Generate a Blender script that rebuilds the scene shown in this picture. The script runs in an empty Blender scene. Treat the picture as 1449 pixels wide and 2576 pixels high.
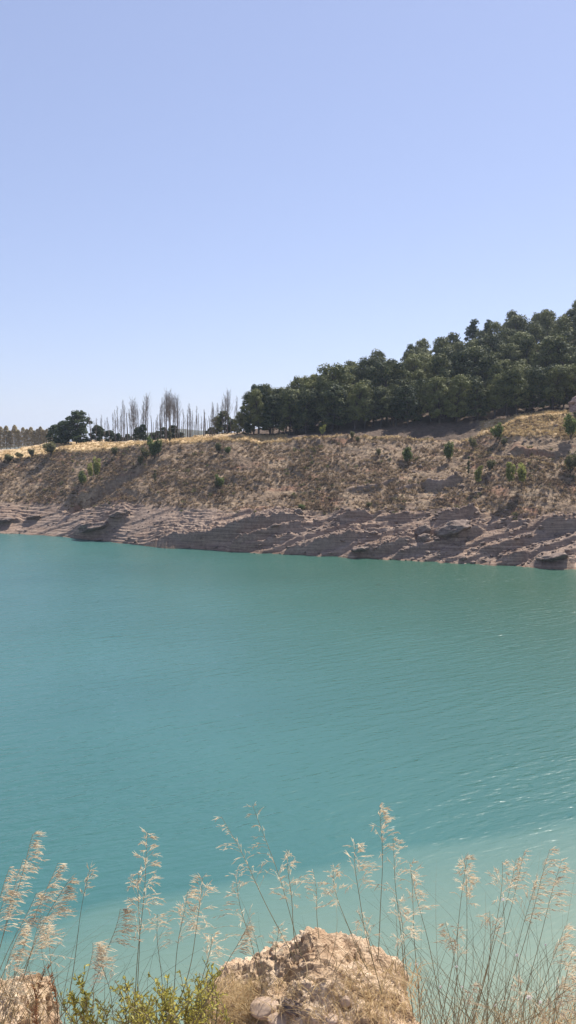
import bpy, math, random
import numpy as np
R = math.radians
C = bpy.context.scene.collection
rng = np.random.default_rng(7)
random.seed(7)

# ------------------------------------------------------------------ view geometry
H = 18.0                      # eye above the water, metres
F = 887.0                     # focal length in pixels of a 1024 high frame
PITCH = R(4.51)
K = 1024 / 2576
SUN_AZ, SUN_EL = R(38), R(54)   # azimuth to the right of straight ahead
cp, sp = math.cos(PITCH), math.sin(PITCH)

def P(u, v, Y):
    """world point seen at (u, v) of the 1449 x 2576 view of the place, Y metres ahead"""
    xc = (np.asarray(u, float) - 724.5) * K
    yc = -(np.asarray(v, float) - 1288) * K
    dy = F * cp + yc * sp
    dz = yc * cp - F * sp
    s = Y / dy
    return np.stack(np.broadcast_arrays(xc * s, Y + 0 * xc, H + dz * s), -1)

def Y_of_z(u, v, z):
    yc = -(np.asarray(v, float) - 1288) * K
    return (z - H) / (yc * cp - F * sp) * (F * cp + yc * sp)

# ------------------------------------------------------------------ noise
_perm = rng.permutation(512).astype(np.int64)
_perm = np.concatenate([_perm, _perm, _perm])
_g = rng.normal(size=(512, 3)); _g /= np.linalg.norm(_g, axis=1)[:, None]
def perlin(p):
    sh = p.shape[:-1]; p = p.reshape(-1, 3)
    i = np.floor(p).astype(np.int64); f = p - i
    w = f * f * f * (f * (f * 6 - 15) + 10)
    i &= 511
    out = np.zeros(len(p))
    for dx in (0, 1):
        for dy in (0, 1):
            for dz in (0, 1):
                h = _perm[_perm[_perm[(i[:, 0] + dx) & 511] + ((i[:, 1] + dy) & 511)] + ((i[:, 2] + dz) & 511)]
                g = _g[h]
                d = g[:, 0] * (f[:, 0] - dx) + g[:, 1] * (f[:, 1] - dy) + g[:, 2] * (f[:, 2] - dz)
                wt = (w[:, 0] if dx else 1 - w[:, 0]) * (w[:, 1] if dy else 1 - w[:, 1]) * (w[:, 2] if dz else 1 - w[:, 2])
                out += wt * d
    return out.reshape(sh) * 1.5
def fbm(p, sc=1.0, octs=4, gain=.5, ridged=False):
    p = p * np.asarray(sc); a = 1.; t = 0; o = 0
    for k in range(octs):
        n = perlin(p + 17.3 * k)
        o = o + a * ((1 - 2 * np.abs(n)) if ridged else n); t += a
        a *= gain; p = p * 2.03
    return o / t
def sstep(a, b, x):
    t = np.clip((x - a) / (b - a), 0, 1); return t * t * (3 - 2 * t)

# ------------------------------------------------------------------ objects
def mesh_np(name, V, faces, mats, smooth=False, attrs=None, midx=None):
    """faces: int array (n,k) or list of such arrays"""
    me = bpy.data.meshes.new(name)
    if not isinstance(faces, list): faces = [faces]
    if not isinstance(faces[0], np.ndarray): faces = [np.asarray(faces)]
    faces = [np.asarray(f, np.int32) for f in faces if len(f)]
    V = np.asarray(V, np.float32)
    me.vertices.add(len(V)); me.vertices.foreach_set('co', V.ravel())
    loops = np.concatenate([f.ravel() for f in faces])
    tot = np.concatenate([np.full(len(f), f.shape[1], np.int32) for f in faces])
    start = np.concatenate([[0], np.cumsum(tot)[:-1]]).astype(np.int32)
    me.loops.add(len(loops)); me.loops.foreach_set('vertex_index', loops)
    me.polygons.add(len(tot)); me.polygons.foreach_set('loop_start', start)
    me.polygons.foreach_set('loop_total', tot)
    if midx is not None: me.polygons.foreach_set('material_index', np.asarray(midx, np.int32))
    me.polygons.foreach_set('use_smooth', np.full(len(tot), smooth))
    me.update(calc_edges=True)
    for k, a in (attrs or {}).items():
        at = me.attributes.new(k, 'FLOAT_COLOR', 'POINT')
        at.data.foreach_set('color', np.asarray(a, np.float32).ravel())
    for m in (mats if isinstance(mats, (list, tuple)) else [mats]): me.materials.append(m)
    me.validate()
    return me
def link(name, me, parent=None, loc=(0, 0, 0)):
    o = bpy.data.objects.new(name, me); C.objects.link(o)
    o.location = loc
    if parent is not None: o.parent = parent
    return o
def tag(o, label=None, cat=None, group=None, kind=None):
    if label: o['label'] = label
    if cat: o['category'] = cat
    if group: o['group'] = group
    if kind: o['kind'] = kind
    return o
def empty(name, loc=(0, 0, 0), rz=0, sc=1):
    o = bpy.data.objects.new(name, None); C.objects.link(o)
    o.location = loc; o.rotation_euler = (0, 0, rz); o.empty_display_size = .2
    o.scale = (sc, sc, sc) if np.isscalar(sc) else sc
    return o
def copy_tree(o, parent=None):
    c = o.copy(); C.objects.link(c)
    if parent is not None: c.parent = parent
    for ch in list(o.children): copy_tree(ch, c)
    return c
class MB:
    def __init__(s): s.v = []; s.f = {3: [], 4: []}; s.n = 0
    def add(s, V, Fc):
        V = np.asarray(V, float).reshape(-1, 3); Fc = np.asarray(Fc)
        s.v.append(V); s.f[Fc.shape[1]].append(Fc + s.n); s.n += len(V)
    def tube(s, pts, rad, k=5, cap=True):
        pts = np.asarray(pts, float); n = len(pts)
        rad = np.broadcast_to(np.asarray(rad, float), (n,))
        t = np.gradient(pts, axis=0); t /= np.linalg.norm(t, axis=1)[:, None] + 1e-9
        ref = np.array([0, 0, 1.]) if abs(t[0, 2]) < .8 else np.array([0, 1., 0])
        a = np.cross(t, ref); a /= np.linalg.norm(a, axis=1)[:, None] + 1e-9
        b = np.cross(t, a)
        th = np.arange(k) * 2 * math.pi / k
        V = pts[:, None] + rad[:, None, None] * (a[:, None] * np.cos(th)[None, :, None] + b[:, None] * np.sin(th)[None, :, None])
        i = np.arange(n - 1)[:, None] * k; j = np.arange(k)[None]; j2 = (j + 1) % k
        q = np.stack([i + j, i + j2, i + k + j2, i + k + j], -1).reshape(-1, 4)
        s.add(V, q)
    def quads(s, c, d, w, L, W):
        """flat leaf faces: centre c, long axis d, width axis w, lengths"""
        c, d, w = map(np.asarray, (c, d, w)); n = len(c)
        L = np.broadcast_to(L, (n,))[:, None]; W = np.broadcast_to(W, (n,))[:, None]
        V = np.stack([c - d * L, c + w * W - d * L * .1, c + d * L, c - w * W - d * L * .1], 1)
        s.add(V, np.arange(4 * n).reshape(n, 4))
    def mesh(s, name, mat, smooth=False, **k):
        return mesh_np(name, np.concatenate(s.v), [np.concatenate(f) for f in s.f.values() if f], mat, smooth, **k)
def unit(n, g=rng):
    d = g.normal(size=(n, 3)); return d / np.linalg.norm(d, axis=1)[:, None]
def nrm(a): return a / (np.linalg.norm(a, axis=-1, keepdims=True) + 1e-9)

# ------------------------------------------------------------------ materials
class NT:
    def __init__(s, name, rough=.8, spec=.2):
        s.m = bpy.data.materials.new(name); s.m.use_nodes = True
        s.t = s.m.node_tree; s.b = s.t.nodes['Principled BSDF']
        s.b.inputs['Roughness'].default_value = rough
        s.b.inputs['Specular IOR Level'].default_value = spec
        s.out = s.t.nodes['Material Output']
    def n(s, ty, **kw):
        x = s.t.nodes.new(ty)
        for k, v in kw.items():
            if hasattr(x, k): setattr(x, k, v)
            else: x.inputs[k.replace('_', ' ')].default_value = v
        return x
    def l(s, a, b): s.t.links.new(a, b)
    def co(s, kind='Object', scale=(1, 1, 1), rot=(0, 0, 0)):
        c = s.n('ShaderNodeTexCoord'); m = s.n('ShaderNodeMapping')
        m.inputs['Scale'].default_value = scale; m.inputs['Rotation'].default_value = rot
        s.l(c.outputs[kind], m.inputs['Vector']); return m.outputs[0]
    def crest(s, stretch, deg):
        c = s.n('ShaderNodeTexCoord'); m = s.n('ShaderNodeMapping'); m.vector_type = 'TEXTURE'
        m.inputs['Scale'].default_value = (stretch, 1, 1); m.inputs['Rotation'].default_value = (0, 0, R(deg))
        s.l(c.outputs['Object'], m.inputs['Vector']); return m.outputs[0]
    def noise(s, vec, scale=5, detail=4, rough=.55, dist=0):
        x = s.n('ShaderNodeTexNoise'); x.inputs['Scale'].default_value = scale
        x.inputs['Detail'].default_value = detail; x.inputs['Roughness'].default_value = rough
        x.inputs['Distortion'].default_value = dist
        if vec is not None: s.l(vec, x.inputs['Vector'])
        return x.outputs['Fac']
    def ramp(s, fac, stops):
        x = s.n('ShaderNodeValToRGB'); e = x.color_ramp.elements
        while len(e) > 1: e.remove(e[-1])
        e[0].position = stops[0][0]; e[0].color = (*stops[0][1], 1)
        for p, c in stops[1:]:
            y = e.new(p); y.color = (*c, 1)
        s.l(fac, x.inputs[0]); return x.outputs[0]
    def mix(s, fac, a, b, blend='MIX'):
        x = s.n('ShaderNodeMix'); x.data_type = 'RGBA'; x.blend_type = blend
        for sock, v in ((x.inputs[0], fac), (x.inputs[6], a), (x.inputs[7], b)):
            if isinstance(v, (int, float)): sock.default_value = v
            elif isinstance(v, tuple): sock.default_value = (*v, 1)
            else: s.l(v, sock)
        return x.outputs[2]
    def math(s, op, a, b=0., clamp=False):
        x = s.n('ShaderNodeMath'); x.operation = op; x.use_clamp = clamp
        for k, v in ((0, a), (1, b)):
            if isinstance(v, (int, float)): x.inputs[k].default_value = v
            else: s.l(v, x.inputs[k])
        return x.outputs[0]
    def mrange(s, v, a, b, c=0., d=1.):
        x = s.n('ShaderNodeMapRange'); s.l(v, x.inputs[0])
        for k, q in enumerate((a, b, c, d)): x.inputs[k + 1].default_value = q
        return x.outputs[0]
    def bump(s, h, strength=.5, dist=.1, normal=None):
        x = s.n('ShaderNodeBump'); x.inputs['Strength'].default_value = strength
        x.inputs['Distance'].default_value = dist; s.l(h, x.inputs['Height'])
        if normal is not None: s.l(normal, x.inputs['Normal'])
        return x.outputs[0]
    def col(s, c): s.l(c, s.b.inputs['Base Color'])
    def nor(s, c): s.l(c, s.b.inputs['Normal'])

def leaf_mat(name, dark, light, trans=.3, scale=1.5, rnd=.35, rough=.7, spec=.15):
    m = NT(name, rough, spec)
    f = m.noise(m.co('Object'), scale, 3)
    info = m.n('ShaderNodeObjectInfo')
    geo = m.n('ShaderNodeNewGeometry')
    f = m.math('ADD', m.math('MULTIPLY', f, 1.3), m.math('MULTIPLY', m.math('SUBTRACT', info.outputs['Random'], .5), rnd))
    f = m.math('ADD', f, m.math('MULTIPLY', m.math('SUBTRACT', geo.outputs['Random Per Island'], .5), .5))
    c = m.ramp(m.math('SUBTRACT', f, .15, True), [(.2, dark), (.8, light)])
    m.col(c)
    tr = m.n('ShaderNodeBsdfTranslucent'); m.l(c, tr.inputs['Color'])
    mx = m.n('ShaderNodeMixShader'); mx.inputs[0].default_value = trans
    m.l(m.b.outputs[0], mx.inputs[1]); m.l(tr.outputs[0], mx.inputs[2]); m.l(mx.outputs[0], m.out.inputs[0])
    return m.m
def simple_mat(name, a, b, scale=4, rough=.9, bump=0., dist=.02, stretch=(1, 1, 1)):
    m = NT(name, rough, .1); v = m.co('Object', stretch)
    f = m.noise(v, scale, 5, .6); m.col(m.ramp(f, [(.3, a), (.7, b)]))
    if bump: m.nor(m.bump(m.noise(v, scale * 3, 5, .65), bump, dist))
    return m.m

M = {}
M['pine'] = leaf_mat('pine_needles', (.042, .056, .026), (.175, .18, .062), .15, .6, .7)
M['pine_dark'] = leaf_mat('dark_needles', (.03, .048, .025), (.075, .10, .042), .25, .5)
M['bark'] = simple_mat('grey_bark', (.055, .045, .04), (.12, .10, .09), 3)
M['pale_bark'] = simple_mat('poplar_bark', (.10, .085, .075), (.19, .165, .15), 3)
M['twig'] = simple_mat('poplar_twigs', (.17, .145, .125), (.28, .245, .215), 3)
M['poplar_leaf'] = leaf_mat('poplar_leaves', (.30, .26, .16), (.50, .43, .27), .35, .8)
M['sapling_leaf'] = leaf_mat('sapling_leaves', (.16, .18, .05), (.36, .36, .11), .5, 2)
M['green_leaf'] = leaf_mat('green_shrub_leaves', (.085, .115, .04), (.20, .235, .08), .45, 2)
M['olive_leaf'] = leaf_mat('olive_shrub_leaves', (.09, .09, .045), (.20, .19, .085), .3, 2)
M['scrub'] = leaf_mat('dry_scrub', (.15, .105, .072), (.38, .285, .18), .3, .35, 0)
M['straw'] = leaf_mat('dry_straw', (.36, .26, .13), (.62, .48, .28), .4, .6, 0)

# terrain of the far bank -----------------------------------------------------
def bank_material():
    m = NT('far_bank_earth', .95, .08)
    at = m.n('ShaderNodeAttribute'); at.attribute_name = 'zones'
    sep = m.n('ShaderNodeSeparateColor'); m.l(at.outputs['Color'], sep.inputs[0])
    bare, straw, wood = sep.outputs
    v = m.co('Object')
    n1 = m.noise(v, .25, 5, .65); n2 = m.noise(v, 1.6, 5, .7); n3 = m.noise(v, 7, 3, .6)
    vb = m.co('Object', (.12, .12, 3.2)); band = m.noise(vb, 1.5, 4, .6, .4)
    soil = m.ramp(m.math('ADD', m.math('MULTIPLY', n1, .5), m.math('MULTIPLY', n2, .5)),
                  [(.35, (.12, .085, .06)), (.5, (.215, .155, .105)), (.62, (.35, .26, .17))])
    red = m.noise(m.co('Object', (1, 1, 2.5)), .16, 3)
    soil = m.mix(m.mrange(red, .56, .68, 0, .5), soil, (.27, .13, .08))
    rock = m.ramp(m.math('ADD', m.math('MULTIPLY', band, .6), m.math('MULTIPLY', n2, .4)),
                  [(.36, (.13, .088, .064)), (.5, (.245, .172, .128)), (.64, (.40, .30, .225))])
    grey = m.noise(v, .12, 3)
    rock = m.mix(m.mrange(grey, .45, .6, 0, .35), rock, (.26, .205, .17))
    st = m.ramp(n2, [(.3, (.40, .27, .14)), (.7, (.66, .50, .30))])
    litter = m.ramp(n2, [(.3, (.06, .045, .035)), (.7, (.14, .10, .075))])
    c = m.mix(bare, soil, rock); c = m.mix(straw, c, st); c = m.mix(wood, c, litter)
    c = m.mix(.5, c, m.ramp(n3, [(.3, (.35, .35, .35)), (.7, (.65, .65, .65))]), 'OVERLAY')
    # wet dark rim just above the water line
    geo = m.n('ShaderNodeNewGeometry'); sx = m.n('ShaderNodeSeparateXYZ'); m.l(geo.outputs['Position'], sx.inputs[0])
    wet = m.mrange(sx.outputs[2], .05, .3, .55, 0)
    c = m.mix(wet, c, (.16, .10, .07))
    m.col(c)
    b1 = m.bump(n2, .7, .22)
    hb = m.math('MULTIPLY', band, bare)
    m.nor(m.bump(hb, .7, .06, m.bump(n3, .6, .05, b1)))
    return m.m

I = np.interp
SH_U = [-400, 0, 90, 170, 250, 360, 480, 600, 760, 900, 1050, 1200, 1330, 1449, 1900]
SH_V = [1330, 1342, 1345, 1352, 1360, 1374, 1379, 1390, 1397, 1404, 1412, 1420, 1427, 1429, 1440]
CR_U = [-400, 0, 60, 120, 190, 300, 430, 520, 600, 680, 760, 900, 1000, 1100, 1180, 1230, 1290, 1350, 1449, 1900]
CR_V = [1160, 1152, 1150, 1136, 1130, 1122, 1114, 1106, 1102, 1112, 1102, 1096, 1099, 1102, 1106, 1085, 1062, 1047, 1043, 1030]
D_U = [-400, 0, 120, 290, 430, 600, 650, 750, 900, 1100, 1300, 1449, 1900]
D_V = [1140, 1136, 1122, 1116, 1108, 1094, 1096, 1096, 1082, 1066, 1046, 1038, 1020]
E_U = [-400, 0, 120, 290, 430, 600, 700, 800, 900, 1000, 1150, 1230, 1350, 1449, 1700, 2400]
E_V = [1136, 1136, 1120, 1112, 1106, 1092, 1072, 1046, 1006, 974, 925, 894, 870, 836, 780, 800]
E_D = [110, 100, 50, 45, 42, 42, 46, 54, 70, 84, 98, 104, 112, 120, 130, 130]

# columns (dense inside the field of view, sparse to the sides)
uu = np.concatenate([-40 - np.geomspace(4, 5200, 70)[::-1], np.arange(-40, 1490, 1.7), 1490 + np.geomspace(4, 5200, 70)])
vs = np.mean([I(uu + o, SH_U, SH_V) for o in range(-70, 71, 10)], 0); vc = np.mean([I(uu + o, CR_U, CR_V) for o in range(-20, 21, 5)], 0); vd = I(uu, D_U, D_V); ve = I(uu, E_U, E_V)
uu3 = np.stack([uu * .01, uu * 0, uu * 0], -1)
vs = vs + 1.0 * fbm(uu3, 1.6, 2)
Ys = Y_of_z(uu, vs, 0.)
Yc = Ys + I(uu, [0, 700, 1449], [30, 35, 38])
Yd = Yc + I(uu, [0, 600, 1449], [16, 9, 10])
Ye = Yc + I(uu, E_U, E_D)
pS, pC, pD, pE = P(uu, vs, Ys), P(uu, vc, Yc), P(uu, vd, Yd), P(uu, ve, Ye)
pA = pS.copy(); pA[:, 1] -= 14; pA[:, 0] *= (Ys - 14) / Ys; pA[:, 2] = -6
def back(Y, z):
    q = pE.copy(); q[:, 0] *= Y / q[:, 1]; q[:, 1] = Y; q[:, 2] = z; return q
pF = back(520., np.minimum(pE[:, 2] - 3, 12.)); pG = back(1500., 6.); pZ = back(4500., 0.)
segs = [(pA, pS, np.linspace(0, 1, 5)[:-1]), (pS, pC, np.linspace(0, 1, 235)[:-1]), (pC, pD, np.linspace(0, 1, 20)[:-1]),
        (pD, pE, np.linspace(0, 1, 70)[:-1]), (pE, pF, np.linspace(0, 1, 12)[:-1]), (pF, pG, np.linspace(0, 1, 8)[:-1]), (pG, pZ, np.linspace(0, 1, 5))]
rows = []; seg_id = []; wv = []
for k, (a, b, ws) in enumerate(segs):
    for w in ws: rows.append(a + (b - a) * w); seg_id.append(k); wv.append(w)
G = np.stack(rows, 0); seg_id = np.array(seg_id); wv = np.array(wv)   # (rows, cols, 3)
nr, nc = G.shape[:2]
W = wv[:, None] * np.ones(nc)
UU = np.ones(nr)[:, None] * uu
bank = (seg_id == 1)[:, None] * np.ones(nc)
# nominal view row of each bank point
def rowof(p):
    x, y, z = p[..., 0], p[..., 1], p[..., 2] - H
    return 1288 - ((y * sp + z * cp) / (y * cp - z * sp)) * F / K
VV = rowof(G)
near_bank_mask = ((seg_id >= 1) & (seg_id <= 3))[:, None] * np.ones(nc)
dz = np.zeros((nr, nc))
# broad lumps and hummocks
edge = np.where(seg_id[:, None] == 1, sstep(0, .12, W), 1.0)
# sandy / bare zone mask
v_bare = I(uu, [0, 200, 330, 450, 650, 760, 900, 1000, 1100, 1200, 1300, 1449], [1264, 1268, 1262, 1282, 1292, 1288, 1296, 1288, 1276, 1284, 1304, 1306])
bare = bank * sstep(-14, 16, VV - v_bare[None] + 30 * fbm(G, .18, 4))
calm = 1 - .75 * bare
dz += near_bank_mask * edge * (1.0 * fbm(G, .07, 3) * (1 - .4 * bare) + .5 * fbm(G, .3, 3) * calm)
dz += near_bank_mask * .30 * fbm(G, 1.1, 3) * calm
# recession terraces: level lines left by the sinking water
sand = bare * (1 - sstep(600, 780, UU))
ph = G[..., 2] / .55 + .5 * fbm(G, (.04, .04, .3), 3) + .012 * (UU - 400)*.2
saw = (ph % 1.0)
line_amp = sstep(-.35, .25, fbm(G, (.10, .10, .25), 3))
dz += bare * line_amp * (.16 * sand + .11) * (np.minimum(saw / .2, (1 - saw) / .8) - .5)
# tilted beds of rock in the bare zone
dip = .30
ev = np.ones((nr, nc, 1))
Q = np.stack([(G[..., 0] + .4 * G[..., 1]) * .10, G[..., 1] * .05, (G[..., 2] - dip * G[..., 0]) * .8], -1)   # long along the bed, short across
hb = G[..., 2] - dip * (G[..., 0] + 30) + .10 * fbm(G, .15, 3)
bedz = np.clip(bare + .25 * bank * (scr0 := sstep(900, 1100, UU)) * sstep(.1, .4, fbm(Q, 1, 2)), 0, 1)
for st_, am in ((1.5, .62), (.55, .42)):
    hq = hb / st_ + .07 * fbm(Q, 1.3, 3); fr = hq % 1.0
    terr = (sstep(.80, .98, fr) - fr) * st_
    zone = .30 + .70 * sstep(520, 700, UU)
    dz += bedz * zone * am * (terr + .25 * st_) * sstep(-.55, .05, fbm(Q, 1.7, 2))
dz += bare * sstep(560, 760, UU) * .10 * fbm(G, (.5, .9, 2.2), 4)
# single ledges: foot line, height of the face, decay uphill (view rows), roughness
LEDGES = [([(345, 1380), (450, 1379), (560, 1366), (680, 1342), (800, 1312)], 2.5, 50),
          ([(560, 1391), (660, 1376), (760, 1350)], 1.3, 22), ([(760, 1396), (870, 1372), (960, 1350)], 1.1, 20), ([(980, 1408), (1080, 1384), (1200, 1352)], 1.1, 20),
          ([(172, 1352), (235, 1356), (285, 1330), (340, 1300)], 1.9, 26),
          ([(250, 1322), (330, 1292)], 1.0, 18),
          ([(560, 1392), (700, 1352), (800, 1325)], 1.2, 26),
          ([(700, 1395), (820, 1385), (930, 1352)], 1.3, 24),
          ([(830, 1322), (940, 1302)], 1.4, 26),
          ([(860, 1407), (960, 1396), (1060, 1366)], 1.7, 26),
          ([(935, 1318), (1050, 1300)], .9, 20),
          ([(1085, 1322), (1150, 1316), (1215, 1296)], 2.0, 26),
          ([(1095, 1362), (1150, 1366), (1230, 1340)], 1.6, 30),
          ([(1055, 1226), (1110, 1232), (1178, 1208)], 1.7, 8),
          ([(860, 1246), (940, 1234), (1015, 1206)], .7, 8),
          ([(985, 1244), (1060, 1222)], .6, 12),
          ([(1330, 1429), (1400, 1430), (1480, 1432)], 1.4, 30),
          ([(1190, 1396), (1290, 1378), (1340, 1350)], .9, 20),
          ([(1340, 1342), (1480, 1326)], 2.0, 26),
          ([(1250, 1412), (1340, 1400)], .8, 18),
          ([(1272, 1142), (1340, 1150), (1420, 1148)], 1.1, 40),
          ([(-20, 1318), (60, 1312)], .9, 16),
          ([(860, 1352), (1000, 1338)], .7, 16), ([(1090, 1420), (1180, 1402)], .6, 14),
          ([(1270, 1330), (1345, 1312)], .9, 16)]
jit = 3 * fbm(G, .35, 3); rockface = np.zeros((nr, nc))
for pts, A, L in LEDGES:
    pu = [p[0] for p in pts]; pv = [p[1] for p in pts]
    vl = I(uu, pu, pv)[None]; span = pu[-1] - pu[0]
    tp = sstep(pu[0], pu[0] + .22 * span, UU) * (1 - sstep(pu[-1] - .25 * span, pu[-1], UU))
    dl = vl - VV + jit
    amp = A * (1 + .25 * fbm(G, .5, 3) + .22 * fbm(G, (2.2, .4, 2.2), 3))
    f = tp * amp * sstep(-1.5, 1.5 + A, dl) * np.exp(-np.clip(dl - A, 0, None) / L) * bank
    dz += f; rockface = np.maximum(rockface, (0 if pts[0][0] == 1272 else 1) * tp * bank * sstep(-3, 2, dl) * (1 - sstep(A + 3, A + 7, dl)))
# gully on the left
for gu, gv, dep, wid in (([150, 200, 250, 320, 400], [1283, 1262, 1240, 1196, 1140], 3.2, 13), ([215, 330], [1270, 1240], .4, 6), ([480, 560, 600], [1272, 1220, 1206], .6, 7),
                         ([1130, 1180, 1215], [1290, 1240, 1200], .8, 8)):
    vl = I(uu, gu, gv)[None]; span = gu[-1] - gu[0]
    tp = sstep(gu[0] - 5, gu[0] + .25 * span, UU) * (1 - sstep(gu[-1] - .2 * span, gu[-1] + 8, UU))
    dz -= bank * tp * dep * np.exp(-((VV - vl) / wid) ** 2)
# hollow shade bank on the right, path line
dz *= np.where(seg_id[:, None] >= 4, 0, 1)
hillm = (seg_id == 3)[:, None] * sstep(0, .3, W)
dz += hillm * 1.2 * fbm(G, .04, 3)
G[..., 2] += dz
farm = (seg_id >= 4)[:, None] * np.ones(nc)
# zones
straw = np.zeros((nr, nc))
crest = bank * sstep(10, 2, VV - vc[None] + 4 * fbm(G, .3, 3)) * sstep(-.25, .1, fbm(G, .12, 3) + .1)
straw = np.maximum(straw, crest * .85)
straw = np.maximum(straw, (seg_id == 2)[:, None] * (1 - sstep(690, 760, UU) * (1 - sstep(1180, 1230, UU))))
mound = bank * sstep(1230, 1290, UU) * (1 - sstep(1095, 1112, VV + 8 * fbm(G, .3, 3)))
straw = np.maximum(straw, mound)
path = np.exp(-((VV - I(uu, [1060, 1150, 1250, 1340, 1449], [1120, 1128, 1150, 1166, 1182])[None]) / 2.6) ** 2) * sstep(1100, 1160, UU) * bank
straw = np.maximum(straw, .6 * path)
wood = np.zeros((nr, nc))
wood = np.maximum(wood, (seg_id == 3)[:, None] * sstep(560, 640, UU))
wood = np.maximum(wood, (seg_id == 2)[:, None] * sstep(690, 760, UU) * (1 - sstep(1180, 1230, UU)))
straw = straw * (1 - wood); straw = np.maximum(straw, (seg_id >= 3)[:, None] * (1 - wood) * .6)
barem = np.clip(np.maximum(bare, rockface), 0, 1)
barem = np.maximum(barem, farm * 0)
zones = np.stack([barem, np.clip(straw, 0, 1), wood, np.ones((nr, nc))], -1)
idx = np.arange(nr * nc).reshape(nr, nc)
quads = np.stack([idx[:-1, :-1], idx[:-1, 1:], idx[1:, 1:], idx[1:, :-1]], -1).reshape(-1, 4)
me = mesh_np('far_bank', G.reshape(-1, 3), quads, bank_material(), True, {'zones': zones.reshape(-1, 4)})
tag(link('hillside_terrain', me), 'brown eroded reservoir bank rising to a wooded hill', kind='structure')

bank_rows = np.where(seg_id == 1)[0]; r0 = bank_rows[0]; nb = len(bank_rows)
Vnom = rowof(np.stack(rows, 0))
def on_bank(u, v):
    j = int(np.argmin(abs(uu - u))); col = Vnom[bank_rows, j]
    i = bank_rows[int(np.argmin(abs(col - v)))]
    return G[i, j].copy()
hs = np.where(seg_id == 3)[0]; cs = np.where(seg_id == 2)[0]
def on_hill(u, w):      # w in 0..1 from the foot of the wood to the ridge
    j = int(np.argmin(abs(uu - u))); i = hs[int(round(np.clip(w, 0, 1) * (len(hs) - 1)))]
    return G[i, j].copy()
def on_shelf(u, w):
    j = int(np.argmin(abs(uu - u))); i = cs[int(round(np.clip(w, 0, 1) * (len(cs) - 1)))]
    return G[i, j].copy()

# bed of the lake and ground to the horizon -----------------------------------
g = 6000.
me = mesh_np('ground', [(-g, -g, -9), (g, -g, -9), (g, g, -9), (-g, g, -9)], [[0, 1, 2, 3]], simple_mat('ground_earth', (.12, .09, .06), (.25, .19, .12), .02))
tag(link('ground', me), 'broad earth ground reaching to the horizon', kind='structure')

def ridge_hill(name, Y, pu, pv, seed, mat, depth=260, label=''):
    us = np.linspace(pu[0], pu[-1], 240); n = len(us)
    vv = I(us, pu, pv) + 1.5 * fbm(np.stack([us * .03, us * 0 + seed, us * 0], -1), 1, 4)
    top = P(us, vv, Y); rws = []
    for t in np.linspace(-1, 1, 17):
        q = top.copy(); q[:, 1] += t * depth; prof = (1 - abs(t)) ** 1.2
        q[:, 2] = 2 + (top[:, 2] - 2) * prof; q[:, 2] += 4 * fbm(q, .01, 3) * (1 - abs(t)); rws.append(q)
    V = np.concatenate(rws); k = len(rws); ix = np.arange(n * k).reshape(k, n)
    q = np.stack([ix[:-1, :-1], ix[:-1, 1:], ix[1:, 1:], ix[1:, :-1]], -1).reshape(-1, 4)
    tag(link(name, mesh_np(name, V, q, mat, True)), label, kind='structure')
ridge_hill('distant_hill', 1500., [-900, -200, 100, 330, 400, 450, 520, 600, 700, 1000, 1600], [1125, 1122, 1118, 1098, 1084, 1078, 1084, 1092, 1096, 1100, 1120], 3,
           simple_mat('far_hill_scrub', (.055, .06, .04), (.12, .11, .07), .02), 300, 'low blue wooded hill far beyond the bare poplars')

# ------------------------------------------------------------------ water
def water_material():
    m = NT('lake_water', .11, .5)
    m.b.inputs['IOR'].default_value = 1.33
    v = m.co('Object')
    geo = m.n('ShaderNodeNewGeometry'); sx = m.n('ShaderNodeSeparateXYZ'); m.l(geo.outputs['Position'], sx.inputs[0])
    x, y = sx.outputs[0], sx.outputs[1]
    wob = m.noise(v, .05, 4, .55, .6)
    # pale suspended silt along the near shore
    e = m.math('ADD', y, m.math('MULTIPLY', x, -.43)); e = m.math('ADD', e, m.math('MULTIPLY', m.math('SUBTRACT', wob, .5), -7.))
    silt = m.mrange(e, 35.3, 36.3, 1, 0)
    silt2 = m.mrange(e, 23., 35.5, 1, 0)
    deep = m.ramp(m.noise(v, .018, 3), [(.35, (.036, .108, .104)), (.65, (.050, .138, .130))])
    green = m.mrange(m.math('ADD', m.math('MULTIPLY', x, .9), m.math('MULTIPLY', y, .33)), 10., 62., 0, .95)  # dark reflection of the wooded hill, painted into the colour towards far right
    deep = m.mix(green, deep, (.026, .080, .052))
    c = m.mix(m.math('MULTIPLY', silt, .5), deep, (.11, .185, .155))
    c = m.mix(m.math('MULTIPLY', silt2, .75), c, (.215, .25, .18))
    vo = m.n('ShaderNodeTexVoronoi'); vo.inputs['Scale'].default_value = 2.5; m.l(v, vo.inputs['Vector'])
    sc_ = m.n('ShaderNodeSeparateColor'); m.l(vo.outputs['Color'], sc_.inputs[0])
    m.l(m.mrange(sc_.outputs[0], .988, .992, .27, .04), m.b.inputs['Roughness'])
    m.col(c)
    h1 = m.noise(m.crest(3.6, 30), 1.35, 2, .5, .35)
    h2 = m.noise(m.crest(2.4, 20), 3.4, 1, .5, .2)
    h3 = m.noise(m.crest(1.8, 40), 7.5, 2, .6)
    patch = m.mrange(m.noise(m.crest(2.2, 30), .035, 3), .38, .62, .35, 1.)
    calm = m.mrange(e, 27, 42, .35, 1.)
    amp = m.math('MULTIPLY', patch, calm)
    h = m.math('ADD', m.math('MULTIPLY', h1, .15), m.math('ADD', m.math('MULTIPLY', h2, .06), m.math('MULTIPLY', h3, .016)))
    m.nor(m.bump(m.math('MULTIPLY', h, amp), 1., 1.))
    return m.m
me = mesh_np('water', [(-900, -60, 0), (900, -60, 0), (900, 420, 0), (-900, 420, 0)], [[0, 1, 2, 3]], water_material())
tag(link('water', me), 'turquoise rippled reservoir water with pale silt near the shore', kind='structure')

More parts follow.
